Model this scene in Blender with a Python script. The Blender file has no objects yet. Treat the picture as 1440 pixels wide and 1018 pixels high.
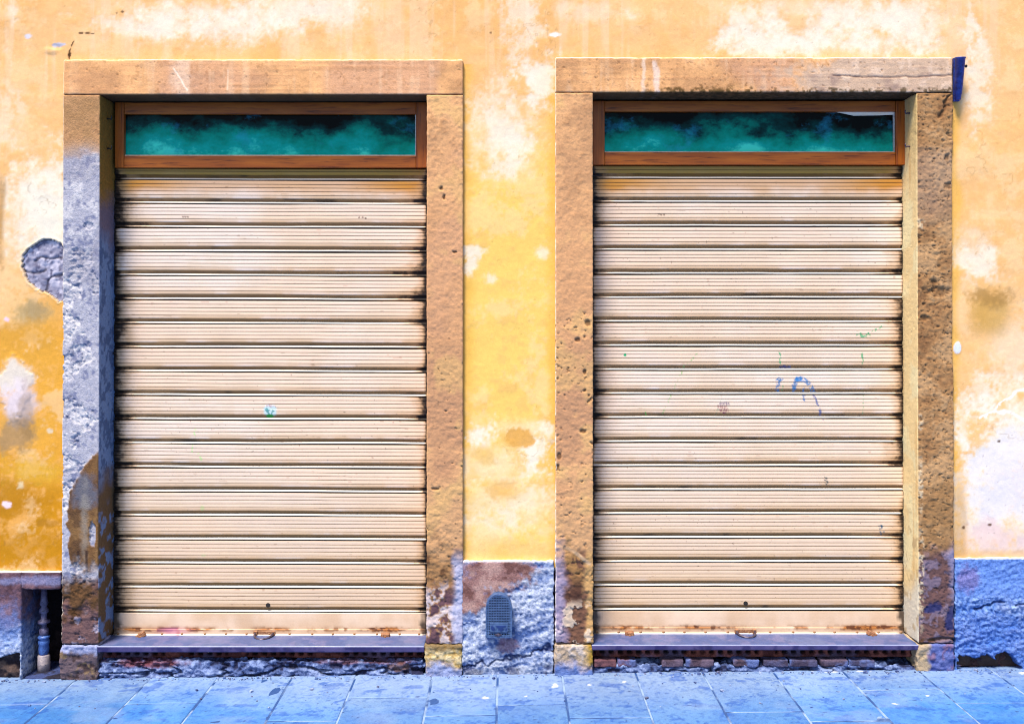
import bpy, bmesh, math, random
import numpy as np
from mathutils import Vector
random.seed(7); RNG = np.random.default_rng(7)
S = bpy.context.scene; C = S.collection
R = math.radians

# ------------------------------------------------------------------ camera model
D = 4.2; F = 1260.0; TILT = R(0.35); ZC = 1.657
SX = 8.0; SY = -62.0 - F*math.tan(TILT)
def W(px, py, y=0.0):
    """photo pixel -> (x, z) on the upright plane at depth y"""
    u = (px-720+SX)/F; v = (509-py+SY)/F
    ct, st = math.cos(TILT), math.sin(TILT)
    dy = ct - v*st; dz = st + v*ct
    t = (y+D)/dy
    return u*t, ZC + dz*t
def WX(px, y=0.0): return W(px, 500, y)[0]
def WZ(py, y=0.0): return W(712, py, y)[1]
def ground(x): return -0.004 + 0.0104*x
cam = bpy.data.cameras.new('camera'); co = bpy.data.objects.new('camera', cam); C.objects.link(co)
co.location = (0, -D, ZC); co.rotation_euler = (R(90)+TILT, 0, 0)
cam.sensor_fit = 'HORIZONTAL'; cam.sensor_width = 36; cam.lens = F/1440*36
cam.shift_x = SX/1440; cam.shift_y = SY/1440; cam.clip_end = 2000; cam.clip_start = 0.05
S.camera = co

# ------------------------------------------------------------------ noise (numpy)
def _h(ix, iy, iz, seed):
    h = (ix.astype(np.uint32)*np.uint32(374761393)) ^ (iy.astype(np.uint32)*np.uint32(668265263)) ^ (iz.astype(np.uint32)*np.uint32(2246822519)) ^ np.uint32((seed*3266489917) & 0xffffffff)
    h = (h ^ (h >> np.uint32(13)))*np.uint32(1274126177)
    h = (h ^ (h >> np.uint32(16)))*np.uint32(2654435761)
    h = h ^ (h >> np.uint32(15))
    return h.astype(np.float32)/np.float32(4294967295.0)*2-1
def vnoise(P, scale, seed=0):
    Q = (P/np.asarray(scale, dtype=np.float64)).astype(np.float64) + 1000.5 + seed*17.31
    I = np.floor(Q); f = (Q-I).astype(np.float32); I = I.astype(np.int64)
    f = f*f*f*(f*(f*6-15)+10)
    x, y, z = I[:,0], I[:,1], I[:,2]; fx, fy, fz = f[:,0], f[:,1], f[:,2]
    def L(a, b, t): return a+(b-a)*t
    r = []
    for dz in (0, 1):
        a = L(_h(x,y,z+dz,seed), _h(x+1,y,z+dz,seed), fx)
        b = L(_h(x,y+1,z+dz,seed), _h(x+1,y+1,z+dz,seed), fx)
        r.append(L(a, b, fy))
    return L(r[0], r[1], fz)
def fbm(P, scale, octv=4, seed=0, gain=0.5):
    t = 0; a = 1.0; n = 0; s = np.asarray(scale, dtype=np.float64)
    for o in range(octv):
        t = t + a*vnoise(P, s, seed+o*7); n += a; a *= gain; s = s/2.03
    return t/n*1.6
def sst(a, b, x):
    t = np.clip((x-a)/(b-a), 0, 1); return t*t*(3-2*t)
def lin(r, g, b):
    c = np.array([r, g, b], dtype=np.float64)/255
    return np.where(c <= .04045, c/12.92, ((c+.055)/1.055)**2.4)
K = 0.84                                  # albedo of a wall surface for a colour seen in daylight
def A(r, g, b, k=None): return np.clip(lin(r, g, b)*(K if k is None else k), 0.004, 0.86)
def mix(Cc, col, m):
    m = np.clip(m, 0, 1)[:,None]; return Cc*(1-m) + np.asarray(col)*m
def PXY(P): return 712+300*P[:,0], 944-300*P[:,2]
def seg_d(px, py, pts):
    d = np.full(px.shape, 1e9)
    for (x0,y0),(x1,y1) in zip(pts[:-1], pts[1:]):
        vx, vy = x1-x0, y1-y0; t = np.clip(((px-x0)*vx+(py-y0)*vy)/(vx*vx+vy*vy+1e-9), 0, 1)
        d = np.minimum(d, np.hypot(px-x0-t*vx, py-y0-t*vy))
    return d
def inpoly(px, py, poly):
    ins = np.zeros(px.shape, bool); n = len(poly)
    for i in range(n):
        x0,y0 = poly[i]; x1,y1 = poly[(i+1)%n]
        c = ((y0 > py) != (y1 > py)) & (px < (x1-x0)*(py-y0)/(y1-y0+1e-12)+x0)
        ins ^= c
    return ins
class Fld:
    """shared noise fields for one surface"""
    def __init__(s, P, seed=0):
        s.P = P; s.px, s.py = PXY(P)
        s.n0 = fbm(P, .45, 3, seed+1); s.n1 = fbm(P, .14, 4, seed+2); s.n2 = fbm(P, .045, 4, seed+3); s.n3 = fbm(P, .014, 3, seed+4)
    def blob(s, cx, cy, rx, ry, soft=.35, amp=1.0):
        d = np.hypot((s.px-cx)/rx, (s.py-cy)/ry) + amp*(.40*s.n1+.42*s.n2+.30*s.n3)
        return 1-sst(1-soft, 1+soft, d)

# ------------------------------------------------------------------ object helpers
def setp(o, label=None, cat=None, group=None, kind=None):
    if label: o['label'] = label
    if cat: o['category'] = cat
    if group: o['group'] = group
    if kind: o['kind'] = kind
    elif cat: o['kind'] = 'thing'
    return o
def thing(name, loc, label, cat, group=None):
    o = bpy.data.objects.new(name, None); C.objects.link(o); o.location = loc; o.empty_display_size = .1
    return setp(o, label, cat, group)
def link(name, me, mat, parent=None):
    o = bpy.data.objects.new(name, me); C.objects.link(o)
    if mat is not None: me.materials.append(mat)
    if parent is not None: o.parent = parent
    return o
def root_loc(p):
    l = Vector((0,0,0))
    while p is not None: l = l + p.location; p = p.parent
    return np.array(l)
def npmesh(name, V, Q, mat, parent=None, col=None, smooth=True):
    V = np.asarray(V, dtype=np.float64)
    if parent is not None: V = V - root_loc(parent)
    me = bpy.data.meshes.new(name); n = len(Q)
    me.vertices.add(len(V)); me.vertices.foreach_set('co', V.astype(np.float32).ravel())
    me.loops.add(n*4); me.loops.foreach_set('vertex_index', np.asarray(Q, dtype=np.int32).ravel())
    me.polygons.add(n); me.polygons.foreach_set('loop_start', np.arange(0, n*4, 4, dtype=np.int32))
    me.polygons.foreach_set('loop_total', np.full(n, 4, dtype=np.int32))
    me.polygons.foreach_set('use_smooth', np.full(n, smooth, dtype=bool))
    me.update(calc_edges=True); me.validate()
    if col is not None:
        a = me.color_attributes.new('Col', 'FLOAT_COLOR', 'POINT')
        c4 = np.ones((len(V),4), dtype=np.float32); c4[:,:3] = col; a.data.foreach_set('color', c4.ravel())
    return link(name, me, mat, parent)
def bmobj(name, bm, mat, parent=None, smooth=False):
    bmesh.ops.recalc_face_normals(bm, faces=bm.faces[:])
    if parent is not None:
        bmesh.ops.translate(bm, verts=bm.verts[:], vec=-Vector(root_loc(parent)))
    me = bpy.data.meshes.new(name); bm.to_mesh(me); bm.free()
    for p in me.polygons: p.use_smooth = smooth
    return link(name, me, mat, parent)
def add_box(bm, x0, x1, y0, y1, z0, z1, bev=0.0, seg=2):
    vs = [bm.verts.new(v) for v in ((x0,y0,z0),(x1,y0,z0),(x1,y1,z0),(x0,y1,z0),(x0,y0,z1),(x1,y0,z1),(x1,y1,z1),(x0,y1,z1))]
    fs = [bm.faces.new([vs[i] for i in f]) for f in ((0,1,5,4),(1,2,6,5),(2,3,7,6),(3,0,4,7),(4,5,6,7),(3,2,1,0))]
    if bev:
        es = list({e for f in fs for e in f.edges})
        bmesh.ops.bevel(bm, geom=es, offset=bev, segments=seg, affect='EDGES', profile=.5)
def add_tube(bm, pts, rad, seg=10, cap=True):
    pts = [Vector(p) for p in pts]; rad = rad if isinstance(rad, (list, tuple)) else [rad]*len(pts); rings = []
    for i, p in enumerate(pts):
        t = (pts[min(i+1,len(pts)-1)]-pts[max(i-1,0)]).normalized()
        up = Vector((0,0,1)) if abs(t.z) < .9 else Vector((0,1,0))
        a = t.cross(up).normalized(); b = t.cross(a)
        rings.append([bm.verts.new(p+(a*math.cos(k*2*math.pi/seg)+b*math.sin(k*2*math.pi/seg))*rad[i]) for k in range(seg)])
    for r0, r1 in zip(rings[:-1], rings[1:]):
        for k in range(seg): bm.faces.new((r0[k], r0[(k+1)%seg], r1[(k+1)%seg], r1[k]))
    if cap: bm.faces.new(rings[0]); bm.faces.new(rings[-1][::-1])
def add_lathe(bm, c, prof, seg=24):
    rings = []
    for r, z in prof:
        rings.append([bm.verts.new((c[0]+r*math.cos(k*2*math.pi/seg), c[1]+r*math.sin(k*2*math.pi/seg), c[2]+z)) for k in range(seg)])
    for r0, r1 in zip(rings[:-1], rings[1:]):
        for k in range(seg): bm.faces.new((r0[k], r0[(k+1)%seg], r1[(k+1)%seg], r1[k]))
    bm.faces.new(rings[0][::-1]); bm.faces.new(rings[-1])
def rough_box(name, lo, hi, res, fn, mat, parent, r0=.006, chips=.006, seed=0, tint=(1,1,1)):
    """one block of stone or mortar: closed lattice, worn edges, relief and colour from fn(P, N, fld) -> (h, colour)"""
    lo = np.array(lo, float); hi = np.array(hi, float); L = hi-lo
    n = np.maximum(2, np.round(L/res).astype(int)); ax = [np.linspace(lo[i], hi[i], n[i]+1) for i in range(3)]
    st = np.array([(n[1]+1)*(n[2]+1), n[2]+1, 1]); quads = []
    for a in range(3):
        b, c = [(1,2),(2,0),(0,1)][a]
        ib, ic = np.meshgrid(np.arange(n[b]), np.arange(n[c]), indexing='ij'); ib = ib.ravel(); ic = ic.ravel()
        for side in (0, 1):
            base = side*n[a]*st[a]
            q = np.stack([base+ib*st[b]+ic*st[c], base+(ib+1)*st[b]+ic*st[c], base+(ib+1)*st[b]+(ic+1)*st[c], base+ib*st[b]+(ic+1)*st[c]], 1)
            quads.append(q if side else q[:,::-1])
    Q = np.concatenate(quads); u, inv = np.unique(Q, return_inverse=True); Q = inv.reshape(-1,4)
    P = np.stack([ax[0][u//st[0]], ax[1][(u//st[1])%(n[1]+1)], ax[2][u%(n[2]+1)]], 1)
    nz = fbm(P, .05, 3, seed+50)
    r = np.clip(r0 + chips*np.clip(nz*1.5-.25, 0, 1.5), .001, .45*L.min())[:,None]
    c = np.clip(P, lo+r, hi-r); v = P-c; ln = np.linalg.norm(v, axis=1, keepdims=True)+1e-9
    N = v/ln; P2 = c+N*r
    fld = Fld(P, seed)
    h, col = fn(P, N, fld); col = np.clip(col*np.asarray(tint), 0, .88)
    return npmesh(name, P2+N*h[:,None], Q, mat, parent, col)

# ------------------------------------------------------------------ materials
def newmat(name):
    m = bpy.data.materials.new(name); m.use_nodes = True; nt = m.node_tree
    return m, nt, nt.nodes['Principled BSDF']
def nnode(nt, t, **kw):
    n = nt.nodes.new(t)
    for k, v in kw.items(): setattr(n, k, v)
    return n
def noise_n(nt, vec, scale, detail=6, rough=.6):
    n = nnode(nt, 'ShaderNodeTexNoise'); n.inputs['Scale'].default_value = scale; n.inputs['Detail'].default_value = detail; n.inputs['Roughness'].default_value = rough
    nt.links.new(vec, n.inputs['Vector']); return n.outputs['Fac']
def maprange(nt, v, a, b, c, d):
    n = nnode(nt, 'ShaderNodeMapRange'); nt.links.new(v, n.inputs[0])
    for i, x in enumerate((a,b,c,d)): n.inputs[i+1].default_value = x
    return n.outputs[0]
def mixc(nt, fac, a, b, mode='MIX'):
    n = nnode(nt, 'ShaderNodeMix', data_type='RGBA', blend_type=mode)
    for v, i in ((fac,0),(a,6),(b,7)):
        if isinstance(v, (int,float)): n.inputs[i].default_value = v
        elif isinstance(v, (tuple,list,np.ndarray)): n.inputs[i].default_value = (*[float(x) for x in v[:3]],1)
        else: nt.links.new(v, n.inputs[i])
    return n.outputs[2]
def attr_mat(name, rough=.85, spec=.25, grain=((220,.85,1.12),), bump=((260,.0012),), rough_var=0, stretch=None):
    """surface whose colour masks are stored per vertex; fine mottling and grain are node noise"""
    m, nt, b = newmat(name); at = nnode(nt, 'ShaderNodeAttribute', attribute_name='Col'); tc = nnode(nt, 'ShaderNodeTexCoord'); vec = tc.outputs['Object']
    if stretch:
        mp = nnode(nt, 'ShaderNodeMapping'); mp.inputs['Scale'].default_value = stretch; nt.links.new(vec, mp.inputs[0]); vec = mp.outputs[0]
    c = at.outputs['Color']
    for sc, lo, hi in grain:
        g = maprange(nt, noise_n(nt, vec, sc), .3, .7, lo, hi); cm = nnode(nt, 'ShaderNodeCombineColor')
        for i in range(3): nt.links.new(g, cm.inputs[i])
        c = mixc(nt, 1.0, c, cm.outputs[0], 'MULTIPLY')
    nt.links.new(c, b.inputs['Base Color']); b.inputs['Roughness'].default_value = rough; b.inputs['Specular IOR Level'].default_value = spec
    if rough_var: nt.links.new(maprange(nt, noise_n(nt, vec, 9), .3, .7, rough-rough_var, rough+rough_var), b.inputs['Roughness'])
    prev = None
    for sc, dist in bump:
        bp = nnode(nt, 'ShaderNodeBump'); bp.inputs['Distance'].default_value = dist; bp.inputs['Strength'].default_value = 1
        nt.links.new(noise_n(nt, vec, sc, 4), bp.inputs['Height'])
        if prev is not None: nt.links.new(prev, bp.inputs['Normal'])
        prev = bp.outputs[0]
    if prev is not None: nt.links.new(prev, b.inputs['Normal'])
    return m
def simple_mat(name, c1, c2, scale=30, rough=.5, metal=0.0, spec=.4, bump=0, stretch=None, rrange=None, c3=None):
    m, nt, b = newmat(name); tc = nnode(nt, 'ShaderNodeTexCoord'); vec = tc.outputs['Object']
    if stretch:
        mp = nnode(nt, 'ShaderNodeMapping'); mp.inputs['Scale'].default_value = stretch; nt.links.new(vec, mp.inputs[0]); vec = mp.outputs[0]
    n = noise_n(nt, vec, scale); c = mixc(nt, maprange(nt, n, .35, .65, 0, 1), c1, c2)
    if c3 is not None: c = mixc(nt, maprange(nt, noise_n(nt, vec, scale*2.7), .55, .68, 0, 1), c, c3)
    nt.links.new(c, b.inputs['Base Color']); b.inputs['Roughness'].default_value = rough; b.inputs['Metallic'].default_value = metal; b.inputs['Specular IOR Level'].default_value = spec
    if rrange: nt.links.new(maprange(nt, noise_n(nt, vec, scale*.6), .3, .7, *rrange), b.inputs['Roughness'])
    if bump:
        bp = nnode(nt, 'ShaderNodeBump'); bp.inputs['Distance'].default_value = bump; nt.links.new(noise_n(nt, vec, scale*4), bp.inputs['Height']); nt.links.new(bp.outputs[0], b.inputs['Normal'])
    return m
M_plaster = attr_mat('plaster', .9, .15, ((55,.94,1.05),(380,.90,1.08)), ((30,.0006),(240,.0006)))
M_stone = attr_mat('stone', .88, .2, ((90,.80,1.14),(420,.76,1.18)), ((150,.003),(420,.0014)))
M_smooth = attr_mat('dressed_stone', .88, .2, ((90,.90,1.07),(420,.86,1.10)), ((150,.0012),(420,.0008)))
M_mortar = attr_mat('mortar', .92, .15, ((110,.72,1.22),(450,.70,1.22)), ((160,.003),(500,.0012)))
M_pave = attr_mat('paving', .62, .35, ((25,.92,1.07),(160,.88,1.10),(600,.86,1.12)), ((60,.0012),(420,.0006)), .12)
M_shut = attr_mat('shutter_paint', .48, .35, ((7,.95,1.03),(160,.95,1.04)), ((12,.0012),), .12)
M_steel = attr_mat('painted_steel', .42, .4, ((40,.86,1.08),(260,.9,1.08)), ((120,.0006),), .12)
M_wood = simple_mat('varnished_wood', A(150,70,14), A(190,102,26), 26, .38, spec=.4, bump=.0004, stretch=(.10,1,1.6), c3=A(100,42,8))
M_wood_v = simple_mat('varnished_wood_upright', A(150,70,14), A(186,98,24), 26, .38, spec=.4, bump=.0004, stretch=(1.6,1,.10), c3=A(100,42,8))
M_black = simple_mat('dark_steel', A(30,26,24), A(48,40,34), 40, .6)
M_core = simple_mat('masonry', A(90,70,60), A(60,48,44), 14, .9, bump=.004)
M_rust = simple_mat('rusty_iron', A(120,70,44), A(186,138,104), 120, .7, spec=.3, bump=.001, c3=A(90,48,26))
M_rivet = simple_mat('rivet_metal', A(176,140,104), A(132,88,52), 160, .6, c3=A(110,62,30))
M_chrome = simple_mat('worn_steel', A(110,104,124), A(60,52,66), 130, .35, metal=.5, spec=.5, c3=A(120,70,50))
M_blueiron = simple_mat('blue_painted_iron', A(30,40,112), A(56,78,170), 45, .45, spec=.45, bump=.0006, c3=A(24,26,60))
M_vent = simple_mat('blue_grey_metal', A(58,82,124), A(88,114,160), 60, .45, spec=.35, c3=A(42,60,98))
M_ventdark = simple_mat('vent_cavity', A(10,18,52), A(18,28,70), 30, .8)
M_pipe = simple_mat('grey_pipe', A(196,180,176), A(150,140,150), 40, .5, c3=A(110,100,120))
M_pipedark = simple_mat('dark_pipe', A(70,64,92), A(120,116,150), 60, .45, c3=A(44,38,54))
M_pipeblue = simple_mat('blue_pipe', A(90,130,205), A(60,90,160), 60, .4, c3=A(36,44,90))
M_bead = simple_mat('white_glazing_bead', A(226,220,210), A(190,184,176), 60, .5)
M_paper = simple_mat('paper', A(255,244,228,1), A(246,226,200,1), 20, .8)

# ------------------------------------------------------------------ light and sky
EL, AZ = R(65), R(30)                # high light from the front, slightly from the left
sd = Vector((-math.sin(AZ)*math.cos(EL), -math.cos(AZ)*math.cos(EL), math.sin(EL)))
sun = bpy.data.lights.new('sun', 'SUN'); so = bpy.data.objects.new('sun', sun); C.objects.link(so)
so.location = sd*20; so.rotation_euler = sd.to_track_quat('Z', 'Y').to_euler()
sun.energy = 2.4; sun.angle = R(15); sun.color = (1.0, .93, .83)
wd = bpy.data.worlds.new('World'); S.world = wd; wd.use_nodes = True; nt = wd.node_tree
sk = nt.nodes.new('ShaderNodeTexSky'); sk.sky_type = 'NISHITA'; sk.sun_disc = False; sk.sun_elevation = EL
sk.sun_rotation = math.atan2(sd.x, sd.y); sk.dust_density = 2.0; sk.air_density = 1.0
nt.links.new(sk.outputs[0], nt.nodes['Background'].inputs[0]); nt.nodes['Background'].inputs[1].default_value = .05
S.view_settings.view_transform = 'Standard'; S.view_settings.look = 'None'; S.view_settings.gamma = 1; S.view_settings.exposure = 1.65
try:
    S.cycles.use_denoising = True; S.cycles.pixel_filter_type = 'BLACKMAN_HARRIS'; S.cycles.filter_width = 1.05; S.cycles.max_bounces = 6; S.cycles.diffuse_bounces = 3
except Exception: pass

# ================================================================== FACADE
YF = -.02                                              # face of the stone surrounds
fac = thing('facade_wall', (0,0,0), 'weathered ochre plaster wall with grey mortar plinth around both shuttered doorways', 'wall')
def seq(a, b, st): return np.linspace(a, b, max(1, int(round((b-a)/st)))+1)
gx = np.concatenate([seq(-4.6,-2.5,.06)[:-1], seq(-2.5,2.55,.0052), seq(2.55,4.6,.06)[1:]])
gz = np.concatenate([seq(.36,3.24,.0052), seq(3.24,4.4,.06)[1:]])
GX, GZ = np.meshgrid(gx, gz); nx, nzv = len(gx), len(gz)
P = np.stack([GX.ravel(), np.zeros(GX.size), GZ.ravel()], 1); f = Fld(P, 3); px, py = f.px, f.py
def plaster():
    c = np.tile(A(252,205,146), (len(P),1))
    c = mix(c, A(253,214,124), sst(640,665,px)*(1-sst(770,795,px))*sst(90,300,py+40*f.n1))        # pier: yellower coat
    c = mix(c, A(247,192,124), .7*sst(-.1,.5,f.n0+.5*f.n1)*(1-sst(90,200,py)))
    c = mix(c, A(238,182,84), sst(640,1300,px)*0)
    c = mix(c, A(236,178,72), sst(330,470,py+60*f.n0)*(1-sst(88,120,px)))                        # deep ochre, far left
    c = mix(c, A(214,152,28), sst(560,700,py+60*f.n0+25*f.n1)*(1-sst(88,120,px)))
    c = mix(c, A(252,206,146), .8*sst(1330,1360,px)*sst(-.3,.4,f.n1))
    c = mix(c, A(250,196,126), .5*sst(0,.7,f.n2+.5*f.n0+.3*f.n3))
    c = mix(c, A(255,224,178), .5*sst(.0,.7,f.n1-.5*f.n2+.4*f.n3))
    streak = fbm(P, (.05,1,.9), 4, 91)
    c = mix(c, A(255,226,196), .4*sst(.15,.6,streak)*(1-sst(60,180,py)))
    for a_, b_ in ((652,672),(779,762),(1342,1356)):
        c = mix(c, A(244,194,92), .75*(1-sst(2, abs(b_-a_), np.abs(px-a_)+5*f.n1))*(py > 90))  # deeper yellow beside the stones, with the jamb's soft shadow painted in
    c = c*(np.array([1,.905,.80])+np.array([0,.025,-.05])*(sst(640,670,px)*(1-sst(770,800,px))*sst(120,260,py))[:,None])
    Wt = A(255,242,218,.82)
    for (cx,cy,rx,ry,op) in [(220,34,62,16,.9),(310,34,60,17,.9),(275,14,70,12,.55),(405,12,52,20,.75),(465,14,34,22,.6),(18,12,14,16,.6),
        (55,262,26,40,.6),(48,308,44,48,1),(74,300,20,50,.9),(20,345,20,20,.5),(10,160,18,40,.45),
        (704,186,34,42,.9),(722,226,24,24,.6),(762,120,14,26,.9),(738,22,18,36,.65),(662,351,10,6,.9),(661,375,5,8,.9),(690,392,6,5,.7),(765,357,6,6,.7),
        (676,609,15,11,1),(752,634,16,16,1),(740,603,40,9,.4),(690,655,46,22,.45),(700,700,40,20,.45),(745,712,34,26,.5),(690,745,30,22,.4),(768,610,8,20,.7),
        (1045,28,26,20,.95),(1075,58,36,16,.8),(1180,24,36,22,.9),(1130,10,34,14,.4),(1205,62,60,14,1),(1280,36,44,26,.85),(1240,22,34,20,.7),(1120,66,50,9,.7),(1160,52,44,14,.6),
        (1366,26,7,40,.8),(1376,110,12,40,.75),(1384,372,18,16,.8),(1370,350,20,30,.4),(890,24,12,10,.5),(820,14,30,10,.4),
        (1420,660,50,70,1),(1440,600,46,36,.8),(1392,690,34,60,1),(1380,740,32,22,.7),(1355,600,6,40,.5),(1430,735,40,40,.9),(1425,490,26,40,.45),(1378,548,14,14,.5),(1408,625,30,24,.8)]:
        c = mix(c, Wt, .88*op*f.blob(cx,cy,rx*1.1,ry*1.1,.85,1.25 if rx > 18 else 1.9))
    c = mix(c, A(236,228,240,.8), .65*f.blob(1420,680,50,60,.7))
    c = mix(c, A(240,206,196), .8*f.blob(1400,755,42,20,.6)); c = mix(c, A(222,176,120), .7*f.blob(1400,782,60,8,.6)); c = mix(c, A(206,158,96), .6*f.blob(1349,740,9,60,.5))
    c = mix(c, A(234,172,84), .95*f.blob(728,615,20,13,.22,.7)); c = mix(c, A(238,180,92), .75*f.blob(706,690,24,15,.4)); c = mix(c, A(238,184,92), .6*f.blob(680,640,14,10,.5))
    c = mix(c, A(240,190,110), .6*f.blob(720,775,70,16,.5))
    c = mix(c, A(206,158,70), .72*f.blob(1391,438,29,31,.5,.45)); c = mix(c, A(176,132,72), .7*f.blob(1392,418,28,12,.5))
    c = mix(c, A(190,166,120), .8*f.blob(42,440,22,17,.6)); c = mix(c, A(168,140,96), .5*f.blob(50,436,12,12,.6))
    c = mix(c, A(222,160,60), .6*f.blob(40,470,46,18,.6)); c = mix(c, A(182,122,26), .6*f.blob(20,700,40,30,.6)); c = mix(c, A(196,132,20), .6*f.blob(40,770,60,26,.6)); c = mix(c, A(232,178,60), .7*f.blob(50,660,40,18,.6)); c = mix(c, A(176,120,40), .5*f.blob(70,735,16,4,.4))
    c = mix(c, A(238,224,206), .95*f.blob(20,532,24,22,.3,.6)); c = mix(c, A(236,220,224), .9*f.blob(28,566,24,26,.4,.6)); c = mix(c, A(170,140,104), .75*f.blob(22,612,24,22,.5)); c = mix(c, A(150,116,70), .5*f.blob(38,580,10,30,.5))
    c = mix(c, A(248,214,228), f.blob(9,449,5,4,.3)); c = mix(c, A(250,222,224), f.blob(11,709,5,4,.3)); c = mix(c, A(240,222,190), .8*f.blob(70,605,4,4,.3)); c = mix(c, A(236,214,170), .8*f.blob(30,682,5,5,.4))
    c = mix(c, A(186,134,62), .75*(1-sst(2,11,px+3*f.n1))*f.blob(0,320,30,60,.5))
    c = mix(c, A(232,236,252), f.blob(1346,489,5.5,8.5,.12,.25))
    c = mix(c, A(236,226,232), f.blob(39,50,7,4,.3)); c = mix(c, A(206,200,212), f.blob(80,63,8,2.5,.3)); c = mix(c, A(250,240,230), f.blob(781,49,7,3,.3))
    wob = 3*f.n2+1.2*f.n3
    c = mix(c, A(80,52,30), 1-sst(.6,1.6,seg_d(px+wob,py,[(101,58),(97,66),(94,82)])))
    for q in [(113,46,4,1.6),(122,46,5,1.8),(129,47,3,1.4),(171,16,2.5,2),(163,18,2,1),(690,46,1.6,1.4),(1404,620,1.8,1.4),(1391,737,2.4,1.8),(1354,741,2,2)]:
        c = mix(c, A(96,64,40), .9*f.blob(*q,.3,.6))
    for ln in [[(1378,588),(1398,580),(1408,566),(1424,552),(1444,546)],[(1398,580),(1418,578),(1440,590)]]:
        c = mix(c, A(255,250,246,.86), .8*(1-sst(.8,2.4,seg_d(px+wob,py+wob,ln))))
    sp = vnoise(P, .012, 33); c = mix(c, A(150,130,120), .55*sst(.80,.9,sp)*f.blob(1412,680,50,110,.7))
    sp = vnoise(P, .009, 35); c = mix(c, A(176,128,60), .4*sst(.82,.92,sp))
    hair = np.abs(fbm(P, .35, 5, 77)); c = mix(c, A(150,110,60), .28*(1-sst(.004,.016,hair))*sst(0,.4,f.n0))
    # pale mortar bead where the coat meets stone and plinth
    return c
pc = plaster()
hy = .0026*f.n0 + .0013*f.n1 + .0006*f.n2 + .0002*f.n3
hy += .0035*f.blob(70,70,8,5,.6,.5) - .003*f.blob(77,66,9,3,.5,.6) + .003*f.blob(20,545,22,40,.15,.5) + .002*f.blob(1346,489,6,9,.3,.2)
poly = [(58,337),(70,336),(82,340),(92,350),(92,421),(81,424),(70,413),(55,409),(39,396),(31,377),(32,360),(44,346)]
wpx = px+2.4*f.n2+1.3*f.n3; wpy = py+2.4*f.n2-1.3*f.n3; bare = inpoly(wpx, wpy, poly)
ed = seg_d(wpx, wpy, poly+[poly[0]])
hb = -.010 + .0026*fbm(P, .05, 4, 21) + .0032*fbm(P, .014, 3, 22)
crk = 1-sst(.4,2.6,np.minimum(seg_d(px+3*f.n2,py+3*f.n2,[(46,366),(58,362),(70,364),(88,362)]), np.minimum(seg_d(px+3*f.n2,py+3*f.n2,[(33,382),(48,384),(62,378)]), seg_d(px+3*f.n2,py+3*f.n2,[(62,412),(66,396),(80,388),(90,384)]))))
hb -= .0035*crk
hy = np.where(bare, hb, hy + .0015*(ed < 3)); P[:,1] = -hy
cb = np.tile(A(150,148,170), (len(P),1)); cb = mix(cb, A(196,192,210), sst(-.1,.5,f.n2+.4*f.n3)); cb = mix(cb, A(104,100,124), .9*sst(.1,.6,-f.n3-.3*f.n1)); cb = mix(cb, A(64,56,66), .7*crk)
pc = np.where(bare[:,None], cb, pc)
pc = np.where((bare & (ed < 1.3))[:,None], A(96,84,86), pc); pc = np.where((~bare & (ed < 2.2) & (wpx < 90))[:,None], pc*.5+A(240,220,190)*.5, pc)
ia = np.arange((nzv-1)*(nx-1)); jz, jx = ia//(nx-1), ia % (nx-1); v0 = jz*nx+jx
fx = (gx[jx]+gx[jx+1])/2; fz = (gz[jz]+gz[jz+1])/2
zin = WZ(112)
keep = ~(((fx > WX(112)) & (fx < WX(626)) & (fz < zin)) | ((fx > WX(806)) & (fx < WX(1316)) & (fz < zin)))
ztop = np.where(fx < WX(350), WZ(812), np.where(fx < WX(1000), WZ(798), WZ(793)))
keep &= fz > ztop
Q = np.stack([v0, v0+1, v0+nx+1, v0+nx], 1)[keep]
used, inv = np.unique(Q, return_inverse=True)
npmesh('plaster', P[used], inv.reshape(-1,4), M_plaster, fac, pc[used])
bm = bmesh.new()
add_box(bm, -4.6, 4.6, .30, .60, -.2, 4.4)
add_box(bm, -4.6, WX(70), .03, .295, .50, 4.4); add_box(bm, WX(640), WX(790), .03, .295, .02, 4.4); add_box(bm, WX(1335), 4.6, .03, .295, .02, 4.4)
add_box(bm, WX(70)+.001, WX(640)-.001, .03, .295, WZ(118), 4.4); add_box(bm, WX(790)+.001, WX(1335)-.001, .03, .295, WZ(118), 4.4)
bmobj('masonry_core', bm, M_core, fac)

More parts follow.
